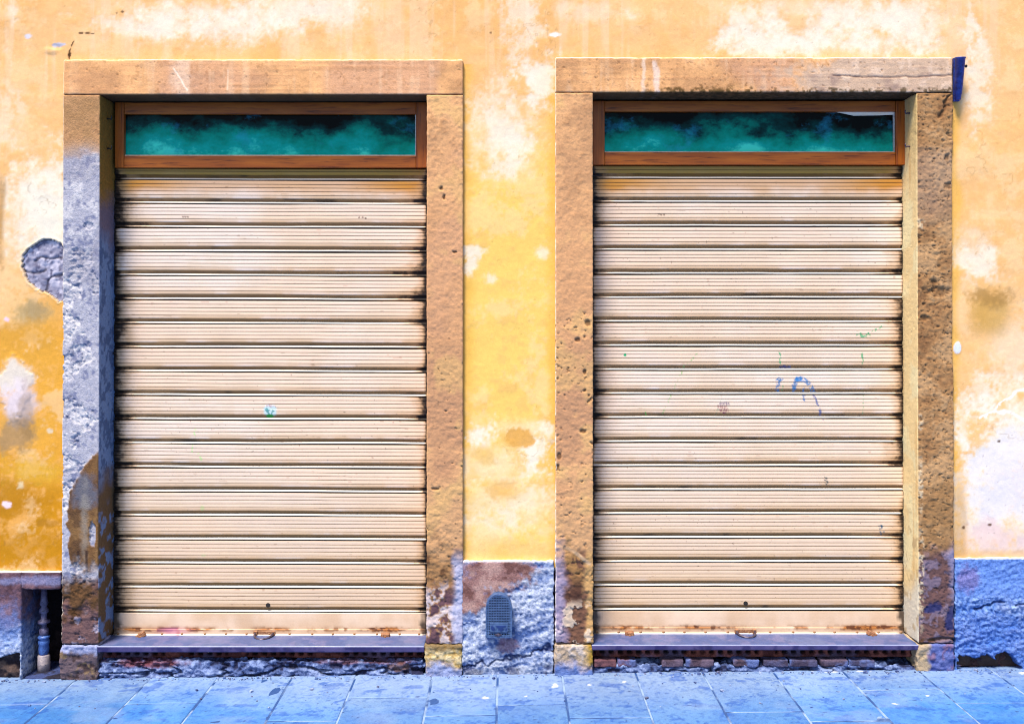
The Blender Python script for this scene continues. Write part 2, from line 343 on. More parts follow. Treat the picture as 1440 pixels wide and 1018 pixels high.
# ---- plinth pieces
BLUE = A(142,158,198); PALE = A(196,204,226)
def plinth_fn(kind, sd):
    def fn(P, N, f):
        n = fbm(P, (.05,.05,.03), 4, sd+70); chis = fbm(P+np.stack([P[:,2]*.8,P[:,1]*0,-P[:,0]*.3],1), (.09,.09,.025), 3, sd+71); fine = fbm(P, .012, 3, sd+72)
        grit = vnoise(P, .006, sd+75); h = .0026*n+.0028*chis+.0032*fine+.0014*grit; px, py = f.px, f.py
        c = np.tile(BLUE, (len(P),1)); c = mix(c, PALE, sst(-.1,.55,chis+.4*fine)); c = mix(c, A(76,102,160), sst(.15,.7,-chis-.5*fine)); c = mix(c, A(88,108,158), .5*sst(.2,.7,-grit-.4*fine)); c = mix(c, A(206,212,230), .5*sst(.25,.7,grit+.4*fine))
        if kind == 'mid':
            sm = f.blob(664,812,66,26,.25,.7); sm = np.maximum(sm, f.blob(660,835,34,24,.25,.7)); sm = np.maximum(sm, f.blob(690,797,70,10,.4,.5))
            h = h*(1-.85*sm)+.004*sm; bc = mix(np.tile(A(160,118,112), (len(P),1)), A(190,150,140), sst(0,.5,f.n2)); bc = mix(bc, A(124,84,78), sst(.1,.6,-f.n2+.3*f.n3)); bc = mix(bc, A(158,136,156), .7*sst(.3,.7,f.n1+.3*f.n3))
            c = c*(1-sm[:,None])+bc*sm[:,None]
            c = mix(c, A(150,110,120), .7*f.blob(712,905,12,10,.5)); 
            k = 1-sst(.5,3.2,seg_d(px+7*f.n2,py+6*f.n2,[(655,936),(700,925),(738,921),(780,908)])); h -= .010*k; c = mix(c, A(44,50,96), .8*k)
            low = sst(930,942,py+6*f.n2); h -= .006*low; c = mix(c, A(70,64,84), .6*low*sst(0,.4,f.n2))
        if kind == 'right':
            c = mix(c, A(84,138,222), .5+.25*f.n1); c = mix(c, A(150,184,240), .55*sst(.1,.6,f.n3+.6*grit)); c = mix(c, A(44,84,168), .5*sst(.1,.6,-f.n3-.5*grit))
            c = mix(c, A(112,150,226), .8*(1-sst(830,850,py+10*f.n1))); c = mix(c, A(70,112,200), .6*sst(840,880,py+12*f.n1)); c = mix(c, A(128,112,168), .7*f.blob(1358,810,14,16,.5))
            h = h*np.where(py > 835+8*f.n1, 1.35, .7)
            for ln in ([(1368,854),(1384,850),(1398,846),(1408,844)],[(1424,848),(1446,846)]):
                k = 1-sst(.5,2.4,seg_d(px+3*f.n2,py+3*f.n2,ln)); h -= .009*k; c = mix(c, A(30,50,110), .85*k)
            cav = inpoly(px+5*f.n2+2*f.n3, py+5*f.n2+2*f.n3, [(1344,916),(1352,921),(1364,921),(1374,915),(1384,916),(1393,922),(1401,915),(1411,913),(1421,921),(1427,931),(1436,938),(1436,950),(1344,950)])
            rim = inpoly(px+3*f.n2, py+3*f.n2, [(1368,917),(1376,908),(1394,908),(1394,914),(1374,921)])
            h = np.where(cav, -.060+.03*f.n2+.012*f.n3, h); c = np.where(cav[:,None], mix(np.tile(A(40,46,84), (len(P),1)), A(96,70,66), sst(0,.5,f.n2)), c)
        if kind == 'left':
            up = 1-sst(868,900,py+14*f.n1); bc = mix(np.tile(A(112,82,92), (len(P),1)), A(140,104,110), sst(0,.5,f.n2)); bc = mix(bc, A(84,58,66), sst(.1,.6,-f.n2))
            h = h*(1-.6*up)+.002*up; c = c*(1-up[:,None])+bc*up[:,None]
            c = mix(c, A(150,150,190), .7*f.blob(40,814,60,5,.6)); c = mix(c, A(110,150,220), .5*f.blob(12,880,24,30,.6))
            cav = py > 922-9*np.clip(px/30,-1,1)+3*f.n2; h = np.where(cav & (px < 32), -.03+.012*f.n2, h); c = np.where((cav & (px < 32))[:,None], mix(np.tile(A(52,44,50), (len(P),1)), A(104,84,76), sst(0,.5,f.n2)), c)
        top = sst(.5,.9,N[:,2]); c = mix(c, A(246,240,240), .95*top); e = sst(.2,.6,N[:,2]); c = mix(c, A(240,232,232), .85*e*(N[:,2] > 0))  # sunlit top ledge painted into the colour as near-white
        return h, c
    return fn
YP = -.016
def plinth(x0, x1, zt, kind, sd, y1=.20, zb=-.08, res=.0045):
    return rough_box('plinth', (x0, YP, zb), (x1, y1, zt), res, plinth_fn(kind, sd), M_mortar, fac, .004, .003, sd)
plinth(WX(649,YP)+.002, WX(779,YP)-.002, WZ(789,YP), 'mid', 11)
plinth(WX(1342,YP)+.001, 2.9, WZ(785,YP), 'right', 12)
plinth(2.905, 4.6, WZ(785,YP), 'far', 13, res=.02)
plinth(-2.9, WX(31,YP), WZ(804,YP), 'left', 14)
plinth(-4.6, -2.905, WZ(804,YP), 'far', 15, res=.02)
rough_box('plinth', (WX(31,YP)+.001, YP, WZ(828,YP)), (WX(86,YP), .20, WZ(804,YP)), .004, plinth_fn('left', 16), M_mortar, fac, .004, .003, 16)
def niche_fn(P, N, f):
    c = mix(np.tile(A(34,28,32), (len(P),1)), A(60,48,48), sst(0,.5,f.n2)); return .006*f.n2+.003*f.n3, c
rough_box('niche_back', (WX(20), .20, -.08), (WX(92), .29, .5), .008, niche_fn, M_mortar, fac, .004, .004, 17)
rough_box('niche_floor', (WX(31,YP)+.002, -.01, -.10), (WX(88,YP), .199, ground(-2.2)+.008), .005, lambda P,N,f: (.006*f.n2+.003*f.n3, mix(np.tile(A(62,74,120), (len(P),1)), A(40,38,52), sst(-.2,.4,f.n2))), M_mortar, fac, .004, .004, 18)

# ================================================================== STONE SURROUNDS
PEACH = A(212,160,114)
def pits(P, s, th, sd, st=(1,1,1)): return sst(th, th+.22, vnoise(P, np.array(st)*s, sd)*.7+vnoise(P, np.array(st)*s*.45, sd+1)*.45)
def base_peach(P, f, sd):
    c = mix(np.tile(PEACH, (len(P),1)), A(226,172,124), sst(-.1,.5,f.n1)); c = mix(c, A(192,144,104), sst(.1,.6,-f.n1+.4*f.n2)); c = mix(c, A(196,150,128), .6*sst(.1,.5,f.n0))
    return mix(c, A(160,112,72), .35*sst(.35,.7,f.n3+.4*f.n2))
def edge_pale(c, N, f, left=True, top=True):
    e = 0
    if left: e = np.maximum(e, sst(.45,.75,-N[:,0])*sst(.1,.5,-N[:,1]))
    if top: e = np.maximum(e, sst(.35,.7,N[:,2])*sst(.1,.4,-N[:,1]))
    return mix(c, A(255,244,230,.86), .85*e*sst(-.9,-.1,f.n2))  # worn pale edges, plus the light caught by left and top chamfers painted in
def lintel_fn(kind):
    def fn(P, N, f):
        px, py = f.px, f.py; sd = 30 if kind == 'L' else 31
        lay = fbm(P, (.5,.5,.012), 4, sd+5); c = base_peach(P, f, sd); c = mix(c, A(184,134,98), .45*sst(.1,.6,lay)); h = .0007*f.n2+.0005*lay+.0004*f.n3
        st = fbm(P, (.03,1,.5), 3, sd+6); c = mix(c, A(240,206,176), .28*sst(.1,.9,st+.4*f.n2)*sst(-.2,.4,f.n0+.2))
        if kind == 'L':
            c = mix(c, A(230,206,192), .45*f.blob(255,105,12,30,.8)); c = mix(c, A(240,226,214), .75*(1-sst(.5,1.8,seg_d(px+2*f.n2,py,[(246,98),(254,112),(264,128)])))); c = mix(c, A(240,214,190), .6*(1-sst(.5,1.4,seg_d(px,py,[(322,100),(321,128)]))))
            c = mix(c, A(190,140,104), .5*f.blob(130,118,50,20,.5))
        else:
            g = f.blob(1260,112,150,44,.28,.55); gc = mix(np.tile(A(194,166,148), (len(P),1)), A(210,184,168), sst(0,.5,f.n2+.3*lay)); gc = mix(gc, A(156,130,122), .8*sst(.1,.6,-f.n1+.5*lay)); c = c*(1-g[:,None])+gc*g[:,None]
            k = 1-sst(.4,1.4,seg_d(px,py+1.2*f.n2,[(1170,108),(1240,110),(1300,109),(1341,107)])); h -= .0025*k; c = mix(c, A(120,92,84), .8*k)
            c = mix(c, A(232,216,214), .6*(1-sst(1,5,np.abs(px-922+4*f.n2)))*sst(84,90,py)); c = mix(c, A(232,216,208), .5*(1-sst(1,4,np.abs(px-905+4*f.n2))))
            mo = sst(123,130,py+4*f.n3+3*f.n2)*sst(-.3,.4,f.n3+.3*f.n2+.1); c = mix(c, A(70,54,20), .85*mo*sst(860,940,px)*(N[:,2] < .2))
        pt = pits(P, .012, .62, sd+8); h -= .0022*pt; c = mix(c, A(130,90,60), .5*pt)
        under = sst(.5,.9,-N[:,2]); c = mix(c, A(50,38,22), .9*under)  # shade under the lintel painted into the stone colour
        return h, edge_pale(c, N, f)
    return fn
def jamb_fn(kind):
    def fn(P, N, f):
        px, py = f.px, f.py; sd = {'LL':40,'LR':41,'RL':42,'RR':43}[kind]; front = sst(.4,.8,-N[:,1]); c = base_peach(P, f, sd)
        rough = .5*fbm(P, .04, 4, sd+1)+.35*fbm(P, .014, 3, sd+2)+.4*fbm(P, (.05,.05,.02), 3, sd+3); h = .0006*f.n2+.0005*f.n3
        if kind == 'LL':
            g = sst(212,232,py+14*f.n1+9*f.n2); gr = mix(np.tile(A(196,196,216), (len(P),1)), A(226,224,236), sst(-.1,.5,f.n2+.5*f.n3)); gr = mix(gr, A(136,142,180), .9*sst(.08,.6,-rough-.3*f.n3)); gr = mix(gr, A(166,164,186), .5*sst(.1,.6,f.n1))
            c = mix(c, A(178,136,92), .7*sst(0,.5,f.n1)*(1-g)); c = mix(c, A(196,176,170), .8*sst(196,222,py+14*f.n1)*(1-g)); c = c*(1-g[:,None])+gr*g[:,None]
            deep = sst(330,420,py+18*f.n1)*sst(.0,.5,.5+f.n1*.6-((px-112)/34)**2*.5)
            flk = sst(-.02,.05,.55*f.n1+.75*f.n2+.30*f.n3-.12+.30*sst(420,520,py)-.5*((px-112)/36)**2)*sst(330,380,py+20*f.n1); flk = np.maximum(flk, np.maximum.reduce([f.blob(*q,.12,.9) for q in ((108,352,5,3),(122,366,6,8),(106,369,4,4),(118,380,5,3),(128,318,5,4))])); h = h + g*(.0009*rough+.0004*f.n3)*(1-flk) + g*flk*(-.0048+.005*rough+.0022*f.n3); gr = mix(gr, A(150,152,182), .55*flk*sst(-.3,.4,-f.n3-.5*rough)); gr = mix(gr, A(224,222,232), .5*flk*sst(.1,.5,f.n3+.5*rough))
            # brown skim coat low on the jamb
            e = 118+(np.interp(py,[628,650,668,690,712,728,735,748,762,790,815],[26,8,-6,-14,-17,-19,-25,-16,-20,-14,6])); sk_ = sst(-2,2,px-e+3*f.n2+1.6*f.n3)*sst(628,640,py)*(1-sst(786,806,py+12*f.n2)); sk_ = sk_*(1-f.blob(134,747,4.6,17,.12,.5))*(1-f.blob(100,747,2.5,2.5,.2,.3))
            sc = mix(np.tile(A(128,92,58), (len(P),1)), A(150,112,72), sst(-.1,.5,f.n1)); sc = mix(sc, A(92,66,48), .7*sst(.1,.6,f.n2)); sc = mix(sc, A(108,112,132), .9*f.blob(121,690,15,22,.7)); sc = mix(sc, A(168,160,152), .6*f.blob(123,735,6,40,.7)); sc = mix(sc, A(60,40,36), .8*(1-sst(.8,2.6,np.minimum(np.abs(px-126+2*f.n1)+9*(py < 772)+9*(py > 820), np.abs(px-114+2*f.n1)+9*(py < 772)+9*(py > 806)))))
            c = c*(1-sk_[:,None])+sc*sk_[:,None]; h = h*(1-.9*sk_)+.0045*sk_
            b = sst(798,826,py+14*f.n2); bc = mix(np.tile(A(116,88,92), (len(P),1)), A(92,62,36), sst(0,.4,f.n1+.2*f.n2)); bc = mix(bc, A(176,168,196), sst(.15,.5,f.n2+.35*rough)*sst(850,880,py+12*f.n1)); bc = mix(bc, A(104,74,48), f.blob(112,832,26,20,.5)); c = c*(1-b[:,None])+bc*b[:,None]; h = h + b*.0035*rough
            rv = sst(.5,.8,N[:,0]); yy = py+22*f.n1
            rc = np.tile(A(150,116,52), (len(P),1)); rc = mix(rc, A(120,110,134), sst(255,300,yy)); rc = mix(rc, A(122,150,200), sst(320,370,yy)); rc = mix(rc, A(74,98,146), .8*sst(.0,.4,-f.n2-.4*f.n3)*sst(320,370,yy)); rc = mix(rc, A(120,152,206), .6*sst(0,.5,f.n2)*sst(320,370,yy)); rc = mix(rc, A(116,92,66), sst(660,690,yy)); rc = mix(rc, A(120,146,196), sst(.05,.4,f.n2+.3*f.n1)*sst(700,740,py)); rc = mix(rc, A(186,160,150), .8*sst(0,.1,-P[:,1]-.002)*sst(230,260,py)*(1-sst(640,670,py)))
            c = c*(1-rv[:,None])+rc*rv[:,None]; h = h*(1-rv)+rv*(.0012*rough)
        elif kind in ('LR','RL'):
            c = mix(c, A(206,154,112), .7*sst(130,330,py+80*f.n0)); c = mix(c, A(180,134,102), .75*sst(430,560,py+90*f.n0+30*f.n1)*(1-sst(590,680,py+60*f.n1))); c = mix(c, A(192,150,110), .7*sst(640,720,py+40*f.n1)); c = mix(c, A(214,172,112), .5*sst(.1,.6,f.n1))
            a = sst(330,620,py)*.5+.5*sst(640,760,py); h = h + (.0006+.0019*a)*rough+.0007*f.n3
            pt = pits(P, .016, .60 if kind == 'LR' else .46, sd+8)*sst(380,470,py+60*f.n1)*(1 if kind == 'LR' else .8+.5*sst(0,.4,f.n1)); h -= .0045*pt; c = mix(c, A(120,84,56), .45*pt)
            for q in ([(621,266,2.5,2.5),(625,278,1.5,3),(640,355,3,1.5),(613,686,6,2)] if kind == 'LR' else [(826,455,4,5),(822,522,3,5),(820,605,6,4),(822,548,3,3),(812,478,4,3),(786,640,3,5),(784,655,3,4)]):
                m = f.blob(*q,.3,.6); h -= .006*m; c = mix(c, A(96,64,40), .8*m)
            b = sst(745,790,py+24*f.n1+10*f.n2)
            if kind == 'LR':
                bc = mix(np.tile(A(150,112,76), (len(P),1)), A(104,72,48), sst(-.1,.4,f.n2+.3*f.n3)); lo = sst(812,840,py+16*f.n1); bc = mix(bc, A(196,180,184), lo*sst(-.15,.25,f.n2+.4*f.n3)); bc = mix(bc, A(92,66,76), lo*sst(.1,.4,-f.n2-.3*f.n3)); bc = mix(bc, A(170,176,212), .8*sst(632,642,px+4*f.n2)*sst(760,800,py))
            else:
                bc = mix(np.tile(A(108,76,62), (len(P),1)), A(82,54,44), sst(-.1,.4,f.n2)); bc = mix(bc, A(150,112,72), sst(.1,.4,f.n2+.3*f.n3)*(1-sst(790,830,py))); bc = mix(bc, A(180,142,96), sst(818,826,px+5*f.n2)); fl = sst(.12,.22,f.n2+.35*f.n3)*sst(825,850,py+12*f.n1); bc = mix(bc, A(204,184,168), fl*.85); bc = mix(bc, A(160,152,190), .7*(1-sst(786,800,px+6*f.n2))); bc = mix(bc, A(198,168,140), .7*(1-sst(1,4,seg_d(px+3*f.n2,py+3*f.n2,[(780,765),(805,772),(828,790)])))); h = h+.0025*fl*b
            c = c*(1-b[:,None])+bc*b[:,None]; h = h + b*.0030*rough
        else:
            c = mix(np.tile(A(182,138,96), (len(P),1)), A(204,162,120), sst(-.1,.5,f.n1+.4*f.n3)); c = mix(c, A(146,104,70), .8*sst(.05,.6,-.6*f.n1-.5*rough)); c = mix(c, A(190,160,140), .5*sst(.1,.6,f.n0)*(1-sst(300,400,py))); c = mix(c, A(162,124,84), .7*f.blob(1318,730,36,60,.5))
            h = h + .0032*rough+.0009*f.n3; pt = np.maximum(pits(P, .015, .46, sd+8, (1.5,1.5,1)), .8*pits(P, .0085, .50, sd+18)); h -= .005*pt; c = mix(c, A(112,78,50), .55*pt)
            dg = 1-sst(.6,3,seg_d(px+3*f.n2,py+3*f.n2,[(1341,128),(1330,145),(1318,166)])); h -= .007*dg; c = mix(c, A(96,66,44), .7*dg)
            ero = sst(1322,1338,px+9*f.n1+6*f.n2)*sst(205,240,py)*(1-sst(470,560,py)); h -= .007*ero*(.6+.6*rough)
            for q in [(1318,410,14,8),(1298,446,6,4),(1330,222,4,6),(1332,262,5,5),(1310,400,5,10)]:
                m = f.blob(*q,.4,.9); h -= .006*m; c = mix(c, A(110,76,48), .6*m)
            b = sst(755,785,py+12*f.n1); bc = mix(np.tile(A(116,86,88), (len(P),1)), A(88,62,62), sst(-.1,.4,f.n2)); bc = mix(bc, A(150,136,170), .6*sst(.1,.5,f.n2+.3*f.n3)); bl = np.maximum(f.blob(1331,868,9,17,.2,.8), f.blob(1312,852,10,7,.25,.9)); bc = mix(bc, A(52,56,112), bl); bc = mix(bc, A(150,150,200), .7*sst(1326,1338,px+5*f.n2)*(1-sst(840,860,py))); c = c*(1-b[:,None])+bc*b[:,None]; h = h-.003*bl*b
            k = 1-sst(1,4,np.abs(py-897+4*f.n2)); h -= .010*k*sst(1300,1310,px); c = mix(c, A(96,66,30), .7*k)
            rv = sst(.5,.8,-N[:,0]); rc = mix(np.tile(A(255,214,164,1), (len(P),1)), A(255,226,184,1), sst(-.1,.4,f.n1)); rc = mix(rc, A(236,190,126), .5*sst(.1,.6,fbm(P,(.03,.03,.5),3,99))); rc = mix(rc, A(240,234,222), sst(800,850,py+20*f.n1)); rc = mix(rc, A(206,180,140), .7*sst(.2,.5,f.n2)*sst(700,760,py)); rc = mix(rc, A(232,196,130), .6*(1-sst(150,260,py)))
            wornl = np.maximum(np.maximum(f.blob(1288,315,8,7,.3), f.blob(1290,590,6,10,.3)), np.maximum(f.blob(1291,680,4,40,.4,.6), f.blob(1291,800,5,60,.4,.6))); c = mix(c, A(246,226,196), .7*wornl*front*sst(-.1,.3,f.n3+.2))
            c = c*(1-rv[:,None])+rc*rv[:,None]; h = h*(1-.8*rv)
        if kind in ('LR','LL','RR'): pass
        return h, (edge_pale(c, N, f, True, False) if kind in ('RL','LL') else c)
    return fn
def base_fn(kind):
    def fn(P, N, f):
        px, py = f.px, f.py; rough = .5*fbm(P, .05, 4, 61)+.5*fbm(P, .018, 3, 62)+.3*fbm(P, (.08,.08,.02), 3, 63); h = .007*rough; low = sst(922,940,py+10*f.n2)
        if kind == 'LL': c = mix(np.tile(A(104,88,96), (len(P),1)), A(132,110,84), sst(0,.4,f.n2)); c = mix(c, A(74,58,60), sst(.1,.5,-rough)); c = mix(c, A(160,168,210), .9*(1-sst(909,916,py+5*f.n2)))
        elif kind == 'LR': c = mix(np.tile(A(206,174,112), (len(P),1)), A(232,208,160), sst(0,.4,rough)); c = mix(c, A(150,112,52), sst(.05,.5,-rough)); c = mix(c, A(150,162,206), low); c = mix(c, A(90,62,20), .8*(1-sst(908,914,py+4*f.n2)))
        elif kind == 'RL': c = mix(np.tile(A(184,162,140), (len(P),1)), A(206,190,180), sst(0,.4,rough)); c = mix(c, A(176,140,60), sst(815,828,px+5*f.n2)); c = mix(c, A(96,122,186), low)
        else: c = mix(np.tile(A(100,112,176), (len(P),1)), A(128,104,140), sst(.05,.5,f.n2)); c = mix(c, A(64,80,150), sst(.1,.5,-rough)); c = mix(c, A(196,170,120), .8*(1-sst(1296,1304,px+4*f.n2)))
        return h, c
    return fn
def surround(x, label, kind, pxs, pys):
    t = thing('stone_door_surround', (x, 0, 0), label, 'door surround', 'stone surrounds of the two shop doorways')
    (a0, a1, b0, b1), (yt, yb, yj, yg) = pxs, pys; Y1 = .24
    zt, zb, zj = WZ(yt,YF), WZ(yb,YF), WZ(yj,YF)
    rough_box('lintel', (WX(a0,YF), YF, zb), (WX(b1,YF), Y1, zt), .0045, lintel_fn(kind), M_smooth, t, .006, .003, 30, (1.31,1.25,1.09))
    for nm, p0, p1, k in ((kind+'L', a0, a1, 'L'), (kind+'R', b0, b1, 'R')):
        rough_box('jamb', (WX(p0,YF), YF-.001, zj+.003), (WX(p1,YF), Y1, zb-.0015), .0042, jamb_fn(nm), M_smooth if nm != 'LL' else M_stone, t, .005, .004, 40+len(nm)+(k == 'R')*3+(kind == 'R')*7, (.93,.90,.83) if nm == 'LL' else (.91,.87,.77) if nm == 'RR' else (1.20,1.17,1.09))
        g = ground(WX((p0+p1)/2))
        rough_box('base_stone', (WX(p0-2,YF), YF-.006, g-.06), (WX(p1-1,YF), Y1, zj-.002), .0042, base_fn(nm), M_stone, t, .008, .010, 60+(k == 'R')*3+(kind == 'R')*7)
    return t
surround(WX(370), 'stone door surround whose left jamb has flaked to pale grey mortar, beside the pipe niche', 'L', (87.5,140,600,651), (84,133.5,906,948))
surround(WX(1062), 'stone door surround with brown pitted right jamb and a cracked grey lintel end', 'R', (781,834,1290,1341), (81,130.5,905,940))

# ================================================================== SHUTTERS
YS = .13
BEIGE = A(250,218,190,.86)
def shutter(label, px0, px1, ytop, lines, ybot, kind, hx):
    x0, x1 = WX(px0,YS), WX(px1,YS); zt = WZ(ytop,YS); zb = WZ(ybot,YS); zl = [WZ(l,YS) for l in lines]
    t = thing('roller_shutter', ((x0+x1)/2, YS, zb), label, 'roller shutter', 'closed roller shutters')
    # profile of one slat, top to bottom: (fraction of pitch, depth towards the street, tag)
    prof = [(.000,-.010,'gap'),(.022,-.010,'gap'),(.030,.000,'face')]
    fl = [.175,.32,.475,.634]
    last = .03
    for g in fl:
        for q in np.linspace(last+.012, g-.026, 4): prof.append((q, .0005*math.sin((q-last)/(g-last)*math.pi), 'face'))
        prof += [(g-.018,.0005,'face'),(g-.006,-.0022,'groove'),(g+.006,-.0022,'groove'),(g+.014,.0004,'face')]; last = g+.014
    prof += [(.66,.0002,'face'),(.70,.000,'low'),(.745,-.0005,'low'),(.763,-.0015,'low'),(.772,-.003,'under'),(.80,-.0075,'under'),(.84,-.0115,'under'),(.875,-.0130,'under'),(.892,-.0130,'under'),(.900,-.0105,'lip'),(.925,-.0045,'lip'),(.945,-.002,'lip'),(.962,-.002,'lip'),(.970,-.008,'gap'),(.985,-.012,'gap')]
    nxs = int((x1-x0)/.0033); xs = np.linspace(x0, x1, nxs+1)
    rows = []; pitch = (zl[0]-zl[-1])/(len(zl)-1)
    tops = [zl[0]+2*pitch, zl[0]+pitch] + zl
    for i, zz in enumerate(tops):
        h_ = pitch if i+1 < len(tops) else None
        if h_ is None: break
        for fr, d, tg in prof:
            z = zz-fr*pitch
            if z < zt+.004: rows.append((z, d, tg, i, fr))
    n = len(rows); rz = np.array([r[0] for r in rows]); rd = np.array([r[1] for r in rows]); ri = np.array([r[3] for r in rows])-1; rf = np.array([r[4] for r in rows]); tg = np.array([r[2] for r in rows])
    XX = np.tile(xs, (n,1)); ZZ = np.tile(rz[:,None], (1,nxs+1)); YY = np.tile(YS-rd[:,None], (1,nxs+1))
    II = np.tile(ri[:,None], (1,nxs+1)); FR = np.tile(rf[:,None], (1,nxs+1)); TG = np.tile(tg[:,None], (1,nxs+1))
    q = np.stack([XX.ravel(), II.ravel()*3.7, np.zeros(XX.size)], 1); sdk = 0 if kind == 'L' else 40
    ZZ = ZZ + (.0016*vnoise(q, .6, 5+sdk)+.0006*vnoise(q, .13, 6+sdk)).reshape(XX.shape) - (XX-x0)*(.0035 if kind == 'L' else .0005)
    YY = YY + (.0018*vnoise(q, .5, 7+sdk)).reshape(XX.shape)
    P = np.stack([XX.ravel(), YY.ravel(), ZZ.ravel()], 1); PW = P*np.array([1,1,1]); PW[:,1] = II.ravel()*.37
    # true pixel frame at shutter depth
    s = F/(D+YS); px = 712+s*P[:,0]; py = 447-s*(P[:,2]-ZC); T = TG.ravel(); fr = FR.ravel(); ii = II.ravel()
    n1 = fbm(PW, .12, 4, 3+sdk); n2 = fbm(PW, (.03,.05,.012), 3, 4+sdk); n0 = fbm(P, .5, 3, 8+sdk); n3 = fbm(PW, .007, 2, 9+sdk)
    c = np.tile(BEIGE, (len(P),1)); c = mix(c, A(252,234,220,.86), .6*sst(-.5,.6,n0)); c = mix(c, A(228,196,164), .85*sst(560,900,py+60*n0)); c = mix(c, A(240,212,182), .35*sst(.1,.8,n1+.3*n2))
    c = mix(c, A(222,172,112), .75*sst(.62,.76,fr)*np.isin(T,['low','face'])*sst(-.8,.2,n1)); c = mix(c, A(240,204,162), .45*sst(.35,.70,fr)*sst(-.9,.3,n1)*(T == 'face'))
    c = mix(c, A(226,150,36), .95*(ii == 0)*(.55+.45*sst(80,200,np.abs(px-(px0+px1)/2)))*sst(-.05,.45,.70-fr+.12*n1)); c = mix(c, A(190,142,30), .9*(ii < 0));  # top slats: yellowing, plus lintel shade and warm bounce put into the colour
    c = mix(c, A(120,90,52), .9*(T == 'groove')); c = mix(c, A(132,92,34), .92*(T == 'under')); c = mix(c, A(36,26,20), .95*(T == 'gap')); c = mix(c, A(255,248,236,.86), .8*(T == 'lip'))  # dirt in the recesses, plus underside shade and bright lips painted in
    run = sst(.1,.5,fbm(PW, (.14,1,.02), 3, 12+sdk)); c = mix(c, A(44,30,18), .75*run*((fr > .95)|(T == 'under'))*sst(.2,.7,fbm(PW,(.22,1,.5),3,15+sdk)))
    # black grease and rust at both ends of the slats
    dl, dr = px-px0, px1-px; wl = 16+13*vnoise(PW*np.array([0,1,0]), .3, 13+sdk)+8*n1; wr = 13+14*vnoise(PW*np.array([0,1,0]), .3, 14+sdk)+8*n1
    sc = np.where(np.isin(T,['groove']), 1.25, np.where(np.isin(T,['under','gap']), 1.9, np.where(T == 'lip', 1.2, .62+.35*np.clip(fr-.5,0,1)+.5*np.clip(.12-fr,0,1)/.12)))
    if kind == 'L': wr = wr*.62 + 22*((ii == 3)|(ii == 4))*sst(.25,.8,fr); wl = wl*1.2
    else: wl = wl*.55; wr = wr*.9
    for d, w in ((dl,wl),(dr,wr)):
        e = d/np.maximum(w*sc,2)+.26*n2+.12*n3
        c = mix(c, A(206,160,108), .7*(1-sst(.5,2.6,e))); c = mix(c, A(84,56,34), .85*(1-sst(.3,1.15,e))); c = mix(c, A(24,17,14), .92*(1-sst(.15,.75,e)))
    spk = vnoise(PW, .0065, 17+sdk); c = mix(c, A(90,66,50), .7*sst(.92,.97,spk)); spk2 = vnoise(PW, (.03,.05,.006), 18+sdk); c = mix(c, A(150,110,80), .4*sst(.86,.95,spk2))
    face = np.isin(T, ['face','groove','low','under'])
    def stroke(pts, w, col, br=.1, op=.78):
        nonlocal c
        d = seg_d(px+1.0*n3, py+1.0*n3, pts); br_n = fbm(PW, .009, 2, 23); c = mix(c, col, op*(1-sst(w*.6,w*1.1,d))*sst(-br-.15,-br+.2,br_n)*face)
    def disc(cx, cy, rx, ry, col, op=1.0):
        nonlocal c
        c = mix(c, col, op*(1-sst(.75,1.15,np.hypot((px-cx)/rx,(py-cy)/ry)+.12*n3)))
    GR, BL, RD = A(30,176,112), A(28,120,180), A(150,84,96)
    if kind == 'L':
        disc(380,577,10,9,A(206,244,250),.75)
        for p in ([(373,575),(376,578),(379,583)],[(385,578),(382,582)],[(375,575),(379,577)]): stroke(p, 1.5, A(20,140,140), .9)
        disc(379,585,6,2.6,A(30,160,60))
        for i in range(6): stroke([(375+i*2.2,569.5),(376+i*2.2,571.5)], .9, A(196,120,130), .9, .7)
        stroke([(282,590),(276,604),(270,640)], 1.2, A(150,240,120), -.15, .6); disc(285,714,3,4,A(160,232,120),.3); disc(287,780,4,2,A(160,228,130),.2); stroke([(279,637),(284,646)],1.5,A(150,240,120),-.1,.6)
        for x, y in ((260,305),(264,305),(257,305),(510,306),(514,307),(505,306)): disc(x,y,1.8,1.1,A(110,84,70),.8)
    else:
        stroke([(1205,471),(1214,473),(1222,470)], 2.2, GR, .2); stroke([(1216,471),(1228,466),(1240,459)], 1.1, GR, 0); stroke([(1207,471),(1212,468)],1.3,GR,.2)
        stroke([(1096.5,497),(1096.5,511)], 1.4, GR, .05); stroke([(1212,496),(1213,511)], 1.5, GR, .05); stroke([(1214,546),(1213,586)], 1.0, GR, -.1, .7); stroke([(1101,538),(1100,549)], 1.3, GR, -.05)
        disc(879,499,2.2,2.2,GR); stroke([(981,496),(962,516),(950,540)],.9,A(120,190,110),-.1,.7); stroke([(950,540),(936,574),(930,584)],.9,A(110,190,100),-.1,.8); stroke([(907,576),(909,585)],1,A(90,180,70),.2); stroke([(1016,554),(1006,586)],.8,A(120,150,120),-.1,.6)
        stroke([(1098,518),(1103,516),(1111,518)], 3.0, A(40,60,130), .3); stroke([(1110,513),(1112,516)], 1.6, A(90,100,150), .1); stroke([(1096,533),(1093,543),(1094,553)], 3.4, BL, .14); stroke([(1091,534),(1100,533)],1.6,BL,.2)
        stroke([(1117,547),(1116,540),(1120,534),(1127,532),(1135,537),(1141,545),(1145,552)], 3.6, BL, .16); stroke([(1121,533),(1130,534)], 3.8, A(30,134,206), .5); stroke([(1116,546),(1117,551)],2,BL,.1)
        stroke([(1130,546),(1130,564)], 2.2, BL, .02); stroke([(1144,556),(1151,572),(1156,589)], 2.0, A(50,90,160), .0)
